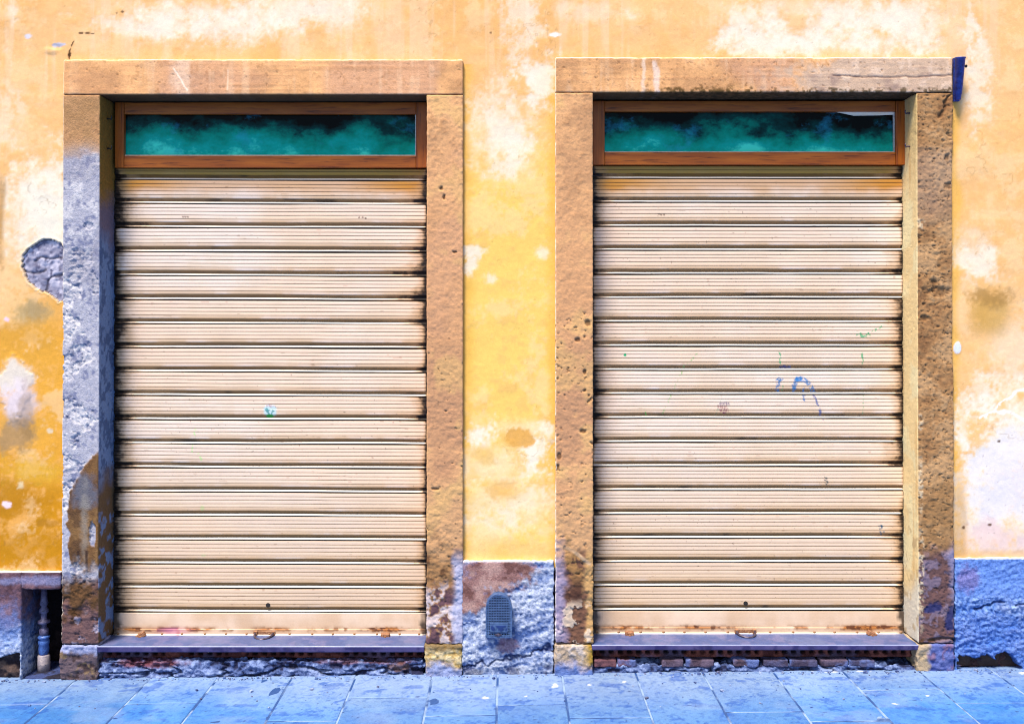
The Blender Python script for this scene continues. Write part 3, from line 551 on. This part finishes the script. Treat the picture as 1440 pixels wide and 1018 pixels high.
        for r_, (y, xa, xb) in enumerate(((567,1012,1025),(571.5,1010,1023),(576.5,1012,1024))):
            for xx in np.arange(xa, xb, 2.3): stroke([(xx,y-1.4),(xx+.6*random.random(),y+1.3)], .95, RD if r_ else A(120,104,130), .9, .75)
        disc(1018,580.5,2.4,1.2,RD)
        for y in (671,675,679): stroke([(1160,y),(1163,y+2)], 1.4, A(60,80,80), .3)
        for y in (739,743,747): stroke([(1236,y),(1242,y)], 1.6, A(24,90,120), .3); stroke([(1239,y),(1239,y+4)], 1.4, A(24,90,120), .3)
        for x, y in ((930,302),(934,302),(927,301)): disc(x,y,1.8,1.1,A(110,84,70),.8)
    ia = np.arange((n-1)*nxs); jr, jc = ia//nxs, ia % nxs; v0 = jr*(nxs+1)+jc
    Q = np.stack([v0, v0+nxs+1, v0+nxs+2, v0+1], 1)
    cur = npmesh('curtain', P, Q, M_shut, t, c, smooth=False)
    # bottom rail: flat skirt, riveted angle with a turned lip
    zs = [(zl[-1]-.003,-.001),(zl[-1]-.005,.001),(zl[-1]-.03,.0015),(zl[-1]-.055,.0015)]
    zr = WZ(884.5 if kind == 'L' else 882,YS); pr = zs+[(z,.0015) for z in np.linspace(zl[-1]-.06, zr+.002, 5)]+[(zr,.005)]+[(z,.005) for z in np.linspace(zr-.002, zb+.013, 4)]+[(zb+.010,.008),(zb+.003,.012),(zb+.001,.010),(zb+.001,-.01)]
    xr = np.linspace(x0+.004, x1-.004, nxs+1); n_ = len(pr); P = np.stack([np.tile(xr,(n_,1)).ravel(), np.tile(np.array([[YS-d] for _,d in pr]),(1,nxs+1)).ravel(), np.tile(np.array([[z] for z,_ in pr]),(1,nxs+1)).ravel()],1)
    P[:,2] -= (P[:,0]-x0)*(.001 if kind == 'L' else .0005)
    px = 712+s*P[:,0]; py = 447-s*(P[:,2]-ZC); n1 = fbm(P,.1,4,71+sdk); n2 = fbm(P,(.025,1,.01),3,72+sdk)
    c = mix(np.tile(A(226,190,156),(len(P),1)), A(242,212,184), sst(-.9,.9,n1)); lipm = sst(zb+.011,zb+.007,P[:,2]); lipm = (P[:,2] < zb+.011)*1.0
    c = mix(c, A(255,242,226,.86), .85*lipm)
    rustz = np.exp(-((P[:,2]-zr)/.011)**2); rx = sst(-.05,.45,fbm(P,(.09,1,.3),3,73+sdk)+.35*n2)
    if kind == 'L': ex = np.maximum(np.exp(-((px-540)/34)**2), np.maximum(np.exp(-((px-372)/16)**2), .8*np.exp(-((px-225)/60)**2)))
    else: ex = np.maximum(np.maximum(np.exp(-((px-985)/55)**2), 1.1*np.exp(-((px-1235)/60)**2)), .8*np.exp(-((px-860)/30)**2))
    c = mix(c, A(170,104,38), np.clip(rustz*(rx*.75+ex*.9),0,.95)); c = mix(c, A(84,40,18), np.clip(rustz*sst(.0,.4,n2)*(.4*rx+ex),0,.9))
    if kind == 'L': c = mix(c, A(236,150,190), .6*np.exp(-((px-245)/20)**2-((py-886)/5)**2)); c = mix(c, A(196,50,50), .6*np.exp(-((px-252)/3)**2-((py-890)/4)**2))
    for d, w in ((px-px0, 12),(px1-px, 12)): c = mix(c, A(40,28,20), .9*(1-sst(.3,1,d/w+.4*n2)))
    ia = np.arange((n_-1)*nxs); jr, jc = ia//nxs, ia % nxs; v0 = jr*(nxs+1)+jc
    rail = npmesh('bottom_rail', P, np.stack([v0, v0+nxs+1, v0+nxs+2, v0+1],1), M_shut, t, c, smooth=False)
    zri = WZ(890.5 if kind == 'L' else 888,YS)
    pr0 = None; k = 0
    xsr = np.arange(px0+8, px1-4, 30.2)
    for i, xp in enumerate(xsr):
        X = WX(xp+random.uniform(-2,2),YS); zz = zri-(X-x0)*.001
        if pr0 is None:
            bm = bmesh.new(); bmesh.ops.create_uvsphere(bm, u_segments=12, v_segments=8, radius=.0068)
            for v in bm.verts: v.co.y *= .55
            me = bpy.data.meshes.new('rivet'); bm.to_mesh(me); bm.free()
            for p in me.polygons: p.use_smooth = True
            me.materials.append(M_rivet); pr0 = bpy.data.objects.new('rivet', me); o = pr0
        else: o = pr0.copy()
        C.objects.link(o); o.parent = rail; o.location = (X-t.location.x, -.0055, zz-zb)
    # swinging pull handle, lock lugs and keyhole
    hz = zri-.001; X = WX(hx,YS); bm = bmesh.new(); Yh = YS-.016
    pts = [(X+.043*math.cos(a), Yh-.050*math.sin(-a), hz+.006+.010*math.sin(a)) for a in np.linspace(0, -math.pi, 15)]
    add_tube(bm, [(X+.043, YS-.004, hz+.004)]+pts+[(X-.043, YS-.004, hz+.004)], .0052, 8); bmobj('pull_handle', bm, M_chrome, t, True)
    bm = bmesh.new()
    for sgn in (-1,1): add_box(bm, X+sgn*.043-.009, X+sgn*.043+.009, YS-.013, YS-.004, hz-.006, hz+.016, .002)
    add_box(bm, X-.034, X+.034, YS-.0075, YS-.005, hz-.004, hz+.013, .001); bmobj('handle_plate', bm, M_rust, t)
    for lx in ((202,543) if kind == 'L' else (884,1222)):
        X = WX(lx,YS); bm = bmesh.new(); zz = hz-.006
        add_box(bm, X-.021, X+.021, YS-.034, YS-.006, zz-.008, zz+.016, .004); add_tube(bm, [(X,YS-.034,zz+.001),(X,YS-.042,zz+.001)], .006, 10)
        if lx in (202,1222): bmesh.ops.rotate(bm, verts=bm.verts[:], cent=(X,YS,zz), matrix=__import__('mathutils').Matrix.Rotation(R(-28 if lx == 202 else 25),3,'Y'))
        bmobj('lock_lug', bm, M_rust, t)
    X, Z = W(377 if kind == 'L' else 1048.5, 850.5 if kind == 'L' else 848, YS); bm = bmesh.new()
    add_tube(bm, [(X,YS+.002,Z),(X,YS-.0022,Z)], .0105, 18); bmobj('keyhole', bm, M_black, t)
    # side guides and the head slat rolling away behind the window frame
    for gx0, gx1 in ((x0-.028, x0-.003),(x1+.003, x1+.028)):
        bm = bmesh.new(); add_box(bm, gx0, gx1, YS-.012, YS+.05, zb-.02, WZ(133,YS), .002); bmobj('guide_rail', bm, M_black, t)
    bm = bmesh.new(); add_box(bm, x0-.003, x1+.003, YS+.03, YS+.05, zb-.02, zt+.02); bmobj('backing', bm, M_black, t)
    return t
Ll = [286.5+33.75*i for i in range(18)]; Lr = [285+33.72*i for i in range(18)]
shutter('cream slatted roller shutter with a small green sticker and dark grease at its left edge', 160.5, 600, 238, Ll, 894, 'L', 373)
shutter('cream slatted roller shutter with scattered blue and green graffiti marks', 833, 1271, 235, Lr, 892, 'R', 1047)

# ================================================================== TRANSOM WINDOWS
def glass_mat(seed, bright):
    m, nt, b = newmat('dusty_green_glass'); tc = nnode(nt, 'ShaderNodeTexCoord'); mp = nnode(nt, 'ShaderNodeMapping'); mp.inputs['Location'].default_value = (seed*3.1, 0, seed*1.7); mp.inputs['Scale'].default_value = (1,1,1.5)
    nt.links.new(tc.outputs['Object'], mp.inputs[0]); v = mp.outputs[0]
    n1 = noise_n(nt, v, 3.2, 8, .62); n2 = noise_n(nt, v, 9, 8, .7); sep = nnode(nt, 'ShaderNodeSeparateXYZ'); nt.links.new(tc.outputs['Object'], sep.inputs[0])
    ht = maprange(nt, sep.outputs[2], -.11, .11, .30, -.24)       # pane tone: darker towards the top, paler teal below
    ad = nnode(nt, 'ShaderNodeMath', operation='ADD'); nt.links.new(n1, ad.inputs[0]); nt.links.new(ht, ad.inputs[1])
    ad2 = nnode(nt, 'ShaderNodeMath', operation='MULTIPLY_ADD'); nt.links.new(n2, ad2.inputs[0]); ad2.inputs[1].default_value = .35; nt.links.new(ad.outputs[0], ad2.inputs[2])
    cr = nnode(nt, 'ShaderNodeValToRGB'); e = cr.color_ramp.elements
    cols = [(.50,(1,5,6)),(.62,(0,50,46)),(.76,(0,120,96)),(.90,(6,146,128)),(1.05,(60,195,165))]
    e[0].position = cols[0][0]; e[0].color = (*lin(*cols[0][1]),1); e[1].position = 1.0; e[1].color = (*(lin(*cols[4][1])*bright),1)
    for p_, c_ in cols[1:4]: el = e.new(p_); el.color = (*(lin(*c_)*bright),1)
    nt.links.new(ad2.outputs[0], cr.inputs[0])
    n3 = noise_n(nt, v, 5.5, 7, .65); bl = mixc(nt, maprange(nt, n3,   .58, .72, 0, .4), cr.outputs[0], tuple(lin(40,140,170)*bright)); 
    nt.links.new(bl, b.inputs['Base Color']); b.inputs['Roughness'].default_value = .12; b.inputs['Specular IOR Level'].default_value = .07
    return m
def transom(label, o, g, kind):
    Yw = .105; (ox0,ox1,oy0,oy1), (gx0,gx1,gy0,gy1) = o, g
    X0,X1,Z1,Z0 = WX(ox0,Yw),WX(ox1,Yw),WZ(oy0,Yw),WZ(oy1,Yw); A0,A1,B1,B0 = WX(gx0,Yw),WX(gx1,Yw),WZ(gy0,Yw),WZ(gy1,Yw)
    t = thing('transom_window', ((A0+A1)/2, Yw, (B0+B1)/2), label, 'window', 'transom windows above the shutters')
    for a, b in ((X0,A0),(A1,X1)):
        bm = bmesh.new(); add_box(bm, a, b, Yw, Yw+.055, Z0, Z1, .0025); bmobj('stile', bm, M_wood_v, t)
    for a, b in ((Z0,B0),(B1,Z1)):
        bm = bmesh.new(); add_box(bm, A0+.0012, A1-.0012, Yw+.0025, Yw+.055, a, b, .0025); bmobj('rail', bm, M_wood, t)
    bm = bmesh.new(); add_box(bm, A0-.004, A1+.004, Yw+.024, Yw+.030, B0-.004, B1+.004); bmobj('glass_pane', bm, glass_mat(1.0 if kind == 'L' else 4.3, 1.55), t)
    bm = bmesh.new(); add_box(bm, A0+.0015, A1-.0015, Yw+.012, Yw+.0235, B0+.0005, B0+.0055, .001); add_box(bm, A1-.0065, A1-.0015, Yw+.012, Yw+.0235, B0+.006, B1-.001, .001); bmobj('glazing_bead', bm, M_bead, t)
    bm = bmesh.new(); add_box(bm, X0-.03, X1+.03, Yw+.056, Yw+.075, Z0-.01, Z1+.02); bmobj('back_board', bm, M_black, t)
    if kind == 'R':
        pts = [(1162,156),(1190,155.5),(1230,155),(1257,154.5),(1257,162),(1235,163),(1200,163.5),(1186,160.5)]
        bm = bmesh.new(); fr = []; bk = []
        for i, (x, y) in enumerate(pts):
            X, Z = W(x, y, Yw+.02); fr.append(bm.verts.new((X, Yw+.0135-.002*(i in (5,6)), Z))); bk.append(bm.verts.new((X, Yw+.0165, Z)))
        bm.faces.new(fr); bm.faces.new(bk[::-1])
        for i in range(len(pts)): bm.faces.new((fr[i], bk[i], bk[(i+1)%len(pts)], fr[(i+1)%len(pts)]))
        bmobj('paper_strip', bm, M_paper, t)
    return t
transom('brown wood transom window with dusty teal glass, above the shutter with the sticker', (160.5,601,144,236), (173,585,160.5,219), 'L')
transom('brown wood transom window with teal glass and torn paper in its top corner', (834,1279,142,232), (850.5,1261,157,214), 'R')

# ---- small wall hooks in the reveals
hk = {}
for (xp, yp, sgn, lab) in ((1286,158,-1,'small bent hook in the cream reveal, level with the torn paper strip'),(1286,205,-1,'small bent hook in the cream reveal, level with the bottom rail of the paper-stripped window'),
        (146,166,1,'dark bent hook in the olive reveal, level with the top of the sticker door window'),(146,208,1,'dark bent hook in the olive reveal, level with the bottom of the sticker door window')):
    X = WX(1290,YF) if sgn < 0 else WX(140,YF); Z = WZ(yp,.03)
    if sgn not in hk:
        bm = bmesh.new(); pts = [(-.01*sgn,0,0),(.012*sgn,0,0),(.020*sgn,0,-.003),(.024*sgn,-.002,.006),(.022*sgn,-.003,.014)]
        add_tube(bm, pts, [.004,.004,.0038,.0034,.003], 8); bmesh.ops.recalc_face_normals(bm, faces=bm.faces[:]); me = bpy.data.meshes.new('wall_hook'); bm.to_mesh(me); bm.free(); me.materials.append(M_black if sgn > 0 else M_chrome)
        for p in me.polygons: p.use_smooth = True
        hk[sgn] = me
    o = bpy.data.objects.new('wall_hook', hk[sgn]); C.objects.link(o); o.location = (X, .05, Z); setp(o, lab, 'hook', 'small hooks in the door reveals')

# ================================================================== STEPS
def steel_fn(P, N, f):
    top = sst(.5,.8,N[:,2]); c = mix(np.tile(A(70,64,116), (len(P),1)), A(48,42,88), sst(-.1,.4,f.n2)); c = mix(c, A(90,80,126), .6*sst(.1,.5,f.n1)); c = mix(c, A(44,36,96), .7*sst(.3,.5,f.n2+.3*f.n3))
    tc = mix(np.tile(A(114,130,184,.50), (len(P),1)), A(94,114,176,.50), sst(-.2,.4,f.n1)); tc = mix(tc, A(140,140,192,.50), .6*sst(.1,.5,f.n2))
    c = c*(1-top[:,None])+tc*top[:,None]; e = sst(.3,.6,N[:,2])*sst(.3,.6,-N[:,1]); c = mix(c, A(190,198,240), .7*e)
    return .0006*f.n1, c
def step(label, p0, p1, yt, yb, kind):
    Yp = YF-.004; X0, X1 = WX(p0,Yp), WX(p1,Yp); Z1, Z0 = WZ(yt,Yp), WZ(yb,Yp); xm = (X0+X1)/2
    t = thing('door_step', (xm, 0, ground(xm)), label, 'door step', 'door steps under the shutters')
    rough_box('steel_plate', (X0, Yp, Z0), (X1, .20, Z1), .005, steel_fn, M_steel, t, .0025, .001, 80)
    gz0 = ground(X0)-.06; hb = WZ(926 if kind == 'L' else 925)
    def hollow(P, N, f):
        fr = sst(.5,.8,-N[:,1]); pit = .043; u = (P[:,0]/pit) % 1-.5; zc = (Z0+hb)/2-.006; d = np.hypot(u*pit*1.0, (P[:,2]-zc)*1.25)
        hole = (1-sst(.010,.0145,d))*fr*sst(-.35,-.1,f.n1+.1)
        c = mix(np.tile(A(104,58,54), (len(P),1)), A(146,84,72), sst(0,.4,f.n2)); c = mix(c, A(96,92,120), .7*sst(.1,.5,f.n1)); c = mix(c, A(26,18,20), .9*hole)
        return .003*f.n2-.020*hole, c
    rough_box('hollow_brick', (X0+.006, .028, hb-.006), (X1-.006, .19, Z0-.002), .004, hollow, M_mortar, t, .004, .006, 81)
    def rub(P, N, f):
        px, py = f.px, f.py; rough = .6*fbm(P, (.10,.06,.035), 4, 85)+.35*fbm(P, .018, 3, 86)
        ridge = np.abs(fbm(P, (.22,.1,.05), 3, 87)); h = .016*rough+.004*f.n3+.014*(1-sst(0,.18,ridge))*-1
        c = mix(np.tile(A(88,106,156), (len(P),1)), A(142,160,206), sst(.0,.5,rough+.3*f.n3)); c = mix(c, A(44,46,76), sst(.0,.4,-rough-.2*f.n3)); c = mix(c, A(36,30,40), .85*(1-sst(.01,.10,ridge)))
        if kind == 'L': c = mix(c, A(118,62,64), .8*f.blob(215,930,60,5,.5)); c = mix(c, A(120,92,82), .7*f.blob(560,936,14,5,.4)); c = mix(c, A(130,78,70), .6*f.blob(500,928,60,4,.5))
        return h, c
    rough_box('mortar_base', (X0+.003, -.008, gz0), (X1-.003, .19, (WZ(928) if kind == 'L' else WZ(934))), .004, rub, M_mortar, t, .008, .012, 82)
    if kind == 'R':
        proto = None
        for i, (a, b, dk) in enumerate([(835,866,0),(868,894,1),(930,960,2),(964,1003,2),(1030,1066,2),(1072,1107,3),(1109,1148,3),(1152,1190,2),(1192,1228,3)]):
            cols = [A(112,76,84),A(130,78,60),A(98,84,104),A(84,82,114)][dk]
            rough_box('brick', (WX(a), -.012, WZ(936.5)), (WX(b), .10, WZ(926.5)), .004, (lambda P,N,f,cols=cols: (.004*f.n2+.0015*f.n3, mix(mix(np.tile(cols,(len(P),1)), A(96,112,166), sst(.1,.5,f.n1+.3*f.n2)), A(60,44,52), .6*sst(.1,.5,-f.n2)))), M_mortar, t, .005, .006, 90+i)
    return t
step('steel edged door step on blue grey mortar rubble, right of the pipe niche', 136, 597, 908.5, 917, 'L')
step('steel edged door step with a row of small bricks beneath it', 832, 1291, 906.5, 914, 'R')

# ================================================================== VENT COVER
def arch_pts(xc, hw, z0, zs, n=18):
    pts = [(xc-hw, z0), (xc+hw, z0)]
    for k in range(n+1):
        a = math.pi*k/n; pts.append((xc+hw*math.cos(a), zs+hw*math.sin(a)))
    return pts
def add_prism(bm, pts, y0, y1):
    f0 = [bm.verts.new((x,y0,z)) for x,z in pts]; f1 = [bm.verts.new((x,y1,z)) for x,z in pts]
    bm.faces.new(f0); bm.faces.new(f1[::-1]); n = len(pts)
    for i in range(n): bm.faces.new((f0[i], f1[i], f1[(i+1)%n], f0[(i+1)%n]))
Yv = -.058; vx0, vz0 = W(683.5, 896.5, Yv); vx1, _ = W(719.5, 896.5, Yv); _, vz1 = W(701, 835.5, Yv); xc = (vx0+vx1)/2; hw = (vx1-vx0)/2; zs = vz1-hw
vt = thing('vent_cover', (xc, 0, vz0), 'small arched blue grey mesh vent cover on the plinth between the doors', 'vent')
bm = bmesh.new(); add_prism(bm, arch_pts(xc, hw-.002, vz0+.002, zs), Yv+.016, -.002); bmobj('vent_box', bm, M_ventdark, vt)
bm = bmesh.new(); o_ = arch_pts(xc, hw, vz0, zs, 22); i_ = arch_pts(xc, hw-.0065, vz0+.0065, zs, 22)
fo = [bm.verts.new((x,Yv,z)) for x,z in o_]; fi = [bm.verts.new((x,Yv,z)) for x,z in i_]; bo = [bm.verts.new((x,-.004,z)) for x,z in o_]; bi = [bm.verts.new((x,Yv+.006,z)) for x,z in i_]; n = len(o_)
for i in range(n):
    j = (i+1)%n; bm.faces.new((fo[i],fo[j],fi[j],fi[i])); bm.faces.new((fo[i],bo[i],bo[j],fo[j])); bm.faces.new((fi[i],fi[j],bi[j],bi[i]))
bmobj('vent_frame', bm, M_vent, vt)
bm = bmesh.new(); pit = .0118
def half(z): return hw-.004 if z < zs else math.sqrt(max(0,(hw-.004)**2-(z-zs)**2))
k = int(hw/pit)
for i in range(-k, k+1):
    x = i*pit; zt_ = zs+math.sqrt(max(0,(hw-.004)**2-x*x)); add_box(bm, xc+x-.0022, xc+x+.0022, Yv+.0005, Yv+.005, vz0+.004, zt_)
z = vz0+.010
while z < vz1-.006:
    w_ = half(z); add_box(bm, xc-w_, xc+w_, Yv+.0012, Yv+.0052, z-.0022, z+.0022); z += pit
bmobj('mesh_grille', bm, M_vent, vt)
pl0, pz0 = W(689, 888.5, Yv); pl1, pz1 = W(714, 876, Yv)
bm = bmesh.new(); add_box(bm, pl0, pl1, Yv-.003, Yv+.0035, pz0, pz1, .001); pl = bmobj('name_plate', bm, M_vent, vt)
bm = bmesh.new(); pw = pl1-pl0; ph = pz1-pz0
def ps(u0,v0,u1,v1): add_box(bm, pl0+pw*u0, pl0+pw*u1, Yv-.0042, Yv-.0031, pz0+ph*v0, pz0+ph*v1)
for poly_ in ([(.03,.50),(.10,.78),(.20,.66),(.29,.40),(.24,.16),(.12,.24)],[(.34,.74),(.92,.76),(.86,.58),(.70,.54),(.80,.34),(.60,.10),(.54,.30),(.47,.20),(.46,.52),(.37,.56)],[(.88,.44),(.96,.50),(.93,.20),(.86,.16)]):
    v_ = [bm.verts.new((pl0+pw*u, Yv-.0045, pz0+ph*v)) for u, v in poly_]; w_ = [bm.verts.new((pl0+pw*u, Yv-.0031, pz0+ph*v)) for u, v in poly_]
    bm.faces.new(v_); bm.faces.new(w_[::-1])
    for a in range(len(v_)): bm.faces.new((v_[a], w_[a], w_[(a+1)%len(v_)], v_[(a+1)%len(v_)]))
bmobj('raised_marks', bm, simple_mat('dark_blue_relief', A(26,46,100), A(36,60,124), 60, .5), pl)
bm = bmesh.new(); X, Z = W(700.5, 892.5, Yv); add_tube(bm, [(X,Yv+.002,Z),(X,Yv-.004,Z),(X,Yv-.006,Z)], [.008,.008,.004], 12); add_box(bm, X-.016, X+.016, Yv-.002, Yv, Z-.003, Z+.004, .001); bmobj('screw', bm, M_chrome, vt)

# ================================================================== PIPE IN THE NICHE
Yq = .075; qx = WX(63,Yq); qz = ground(qx)
pt = thing('drain_pipe', (qx, Yq, qz), 'grey drain pipe with stacked couplings standing in the dark wall niche', 'pipe')
def zq(py): return WZ(py,Yq)-qz
bm = bmesh.new(); add_lathe(bm, (qx,Yq,qz), [(.0275,-.01),(.0275,zq(934)),(.0285,zq(933)),(.0285,zq(931)),(.0275,zq(930)),(.0275,zq(921)),(.024,zq(919.5))]); bmobj('socket_pipe', bm, M_pipe, pt, True)
bm = bmesh.new(); add_lathe(bm, (qx,Yq,qz), [(.018,zq(921)),(.022,zq(917)),(.024,zq(912)),(.022,zq(906)),(.025,zq(904)),(.025,zq(900)),(.019,zq(898)),(.027,zq(896)),(.027,zq(894)),(.016,zq(892))]); bmobj('coupling', bm, M_pipeblue, pt, True)
bm = bmesh.new(); add_lathe(bm, (qx,Yq,qz), [(.015,zq(894)),(.021,zq(890)),(.021,zq(884)),(.013,zq(882)),(.013,zq(877)),(.027,zq(875)),(.027,zq(872)),(.014,zq(870)),(.014,zq(862)),(.021,zq(860)),(.021,zq(856)),(.012,zq(853)),(.019,zq(848)),(.015,zq(843)),(.012,zq(825))]); bmobj('valve_stem', bm, M_pipedark, pt, True)

# ================================================================== FLAG HOLDER
Xh, Zh = W(1342, 143, -.02); Xa, Za = W(1358, 80, -.05); ft = thing('flag_holder', (Xh, 0, Zh), 'dark blue iron flag holder fixed at the top right corner of the lintel', 'bracket')
bm = bmesh.new(); add_box(bm, Xh+.001, WX(1352,-.02), -.014, .004, WZ(142,-.02), WZ(81,-.02), .002); bmobj('mounting_plate', bm, M_blueiron, ft)
bm = bmesh.new(); xb, zb_ = W(1347.5, 140.5, -.03); xt, zt_ = W(1350.5, 81, -.055); dv = Vector((xt-xb, -.030, zt_-zb_))
add_tube(bm, [Vector((xb,-.026,zb_))+dv*q for q in (0,.12,.13,.97,.975,1.0,1.0,.6)], [.0135,.0145,.0165,.0215,.024,.024,.0165,.013], 20); bmobj('socket_tube', bm, M_blueiron, ft, True)
bm = bmesh.new(); X, Z = W(1357, 93, -.055); add_tube(bm, [(X-.012,-.05,Z),(X+.006,-.05,Z),(X+.006,-.05,Z),(X+.011,-.05,Z)], [.004,.004,.0075,.0065], 8); bmobj('clamp_bolt', bm, M_black, ft)

# ================================================================== PAVEMENT
joint_px = [-95,12,112,215,309,413,502,609,700,790,893,987,1085,1183,1288,1390,1492]
jx_ = [WX(p) for p in joint_px]
while jx_[0] > -7: jx_.insert(0, jx_[0]-.33)
while jx_[-1] < 7: jx_.append(jx_[-1]+.33)
cross = {12:981,112:1013,215:982,309:1040,413:1008,502:977,609:1003,700:989,790:1008,893:1034,987:1002,1085:1016,1183:973,1288:993,1390:1010,-95:1000}
cmap = {round(WX(k),4): 4.2*(1-498/(v-447)) for k, v in cross.items()}
def pave_cols(P):
    f = Fld(P, 120); KP = .48
    blu = A(80,154,242,KP); c = np.tile(blu, (len(P),1)); c = mix(c, A(96,166,246,KP), sst(-.2,.5,f.n1+.3*f.n2)); c = mix(c, A(54,130,234,KP), .35*sst(.0,.7,-f.n1-.3*f.n0))
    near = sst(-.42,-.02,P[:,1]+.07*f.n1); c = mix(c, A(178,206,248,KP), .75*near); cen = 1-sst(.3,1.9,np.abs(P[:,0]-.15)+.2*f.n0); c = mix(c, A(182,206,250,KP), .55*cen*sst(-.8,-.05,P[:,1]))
    st = fbm(P, (.10,.045,1), 4, 131); c = mix(c, A(36,100,216,KP), .55*sst(.34,.75,st+.3*f.n3)); c = mix(c, A(50,112,214,KP), .35*sst(.2,.6,f.n3+.4*f.n2)); c = mix(c, A(170,200,250,KP), .35*sst(.1,.9,fbm(P,(.2,.1,1),5,133)))
    rg = np.random.default_rng(5)
    for i in range(300):
        x, y = rg.uniform(-2.6,2.6), -rg.uniform(.01,.62); a, b = rg.uniform(.002,.009)*rg.uniform(.5,1), rg.uniform(.002,.007)
        if i % 11 == 0: a *= 2.2
        m = (np.abs(P[:,0]-x) < .06) & (np.abs(P[:,1]-y) < .06)
        if m.any():
            d = np.hypot((P[m,0]-x)/a, (P[m,1]-y)/b)+.5*f.n3[m]; c[m] = mix(c[m], A(18,58,140,KP), rg.uniform(.5,.95)*(1-sst(.5,1.2,d)))
    for (ppx,ppy,a,b) in [(781,963,.017,.022),(684,978,.016,.014),(828,962,.012,.012),(877,959,.008,.012),(1212,947,.03,.008),(1258,993,.012,.010),(1303,982,.008,.008),(1437,952,.02,.02),(740,977,.008,.008),(1170,947,.03,.006)]:
        y = -4.2*(1-498/(ppy-447)); x = (ppx-712)/F*(D+y); d = np.hypot((P[:,0]-x)/a,(P[:,1]-y)/b)+.7*f.n3+.3*f.n2; c = mix(c, A(246,248,255,.6), .9*(1-sst(.5,1.0,d)))
    return c, f
def pavement():
    Vs = []; Qs = []; Ts = []; base = 0; hts = np.random.default_rng(9)
    for xa, xb in zip(jx_[:-1], jx_[1:]):
        d0 = cmap.get(round(xa,4), hts.uniform(.1,.55)); ys = [0.03, -d0]
        while ys[-1] > -5.5: ys.append(ys[-1]-.58-hts.uniform(-.02,.02))
        for ya, yb in zip(ys[:-1], ys[1:]):
            g = .0028; fine = ya > -.72 and xb > -2.6 and xa < 2.7; r = .0062 if fine else .09
            def ax_(a, b): return np.concatenate([[a+g, a+g+.0015, a+g+.004], seq(a+g+.008, b-g-.008, r), [b-g-.004, b-g-.0015, b-g]])
            X_, Y_ = ax_(xa, xb), ax_(yb, ya); GX, GY = np.meshgrid(X_, Y_); e = np.minimum(np.minimum(GX-xa, xb-GX), np.minimum(GY-yb, ya-GY))-g
            z = hts.uniform(-.0012,.0012)+(GX-xa)*hts.uniform(-.004,.004)-.006*np.clip(1-e/.004,0,1)**2
            Pn = np.stack([GX.ravel(), GY.ravel(), z.ravel()], 1); m, k_ = GX.shape
            ia = np.arange((m-1)*(k_-1)); v0 = base+(ia//(k_-1))*k_+ia % (k_-1); Qs.append(np.stack([v0,v0+1,v0+k_+1,v0+k_],1)); Vs.append(Pn); base += len(Pn); Ts.append(np.full(len(Pn), hts.uniform(.86,1.10)))
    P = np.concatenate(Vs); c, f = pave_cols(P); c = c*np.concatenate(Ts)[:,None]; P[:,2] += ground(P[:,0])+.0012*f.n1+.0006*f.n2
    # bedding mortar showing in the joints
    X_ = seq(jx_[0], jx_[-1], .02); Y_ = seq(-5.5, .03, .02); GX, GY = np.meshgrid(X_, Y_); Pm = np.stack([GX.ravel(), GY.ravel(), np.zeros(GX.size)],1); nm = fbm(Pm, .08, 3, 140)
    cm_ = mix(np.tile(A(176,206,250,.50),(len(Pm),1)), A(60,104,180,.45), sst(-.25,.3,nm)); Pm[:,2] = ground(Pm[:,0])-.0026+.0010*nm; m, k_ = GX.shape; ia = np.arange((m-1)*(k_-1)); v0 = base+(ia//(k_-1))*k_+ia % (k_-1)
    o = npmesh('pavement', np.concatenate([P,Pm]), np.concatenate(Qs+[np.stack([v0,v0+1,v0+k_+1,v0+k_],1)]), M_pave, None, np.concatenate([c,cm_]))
    o['kind'] = 'structure'
pavement()
bm = bmesh.new(); vs = [bm.verts.new((x,y,ground(x)-.03)) for x,y in ((-300,-300),(300,-300),(300,.2),(-300,.2))]; bm.faces.new(vs)
g = bmobj('road', bm, simple_mat('road_stone', A(90,120,180,.4), A(110,140,200,.4), 3, .8, bump=.004)); g['kind'] = 'structure'

# crumbs of mortar fallen along the foot of the wall
def rubble():
    Vs = []; Qs = []; base = 0; rg = np.random.default_rng(21); cols = []
    cube = np.array([(-1,-1,-1),(1,-1,-1),(1,1,-1),(-1,1,-1),(-1,-1,1),(1,-1,1),(1,1,1),(-1,1,1)],float); fq = np.array([(0,1,5,4),(1,2,6,5),(2,3,7,6),(3,0,4,7),(4,5,6,7),(3,2,1,0)])
    for i in range(520):
        s = rg.uniform(.0010,.0034) if i % 16 else rg.uniform(.004,.007); x = rg.uniform(-2.6,2.7); y = -.022-abs(rg.normal(0,.016)) if i % 6 else -rg.uniform(.03,.4)
        v = cube*(s*rg.uniform(.6,1.3,(8,3))); a = rg.uniform(0,6.28); ca, sa = math.cos(a), math.sin(a); v = v@np.array([[ca,sa,0],[-sa,ca,0],[0,0,.7]]); Vs.append(v+[x,y,ground(x)+s*.5]); Qs.append(fq+base); base += 8
        cols.append(np.tile([A(120,150,210),A(86,104,160),A(120,124,160),A(170,186,226)][rg.integers(4)]*rg.uniform(.6,1),(8,1)))
    o = npmesh('rubble', np.concatenate(Vs), np.concatenate(Qs), M_mortar, None, np.concatenate(cols), False); o['kind'] = 'stuff'; o['label'] = 'mortar crumbs scattered along the foot of the wall'
rubble()
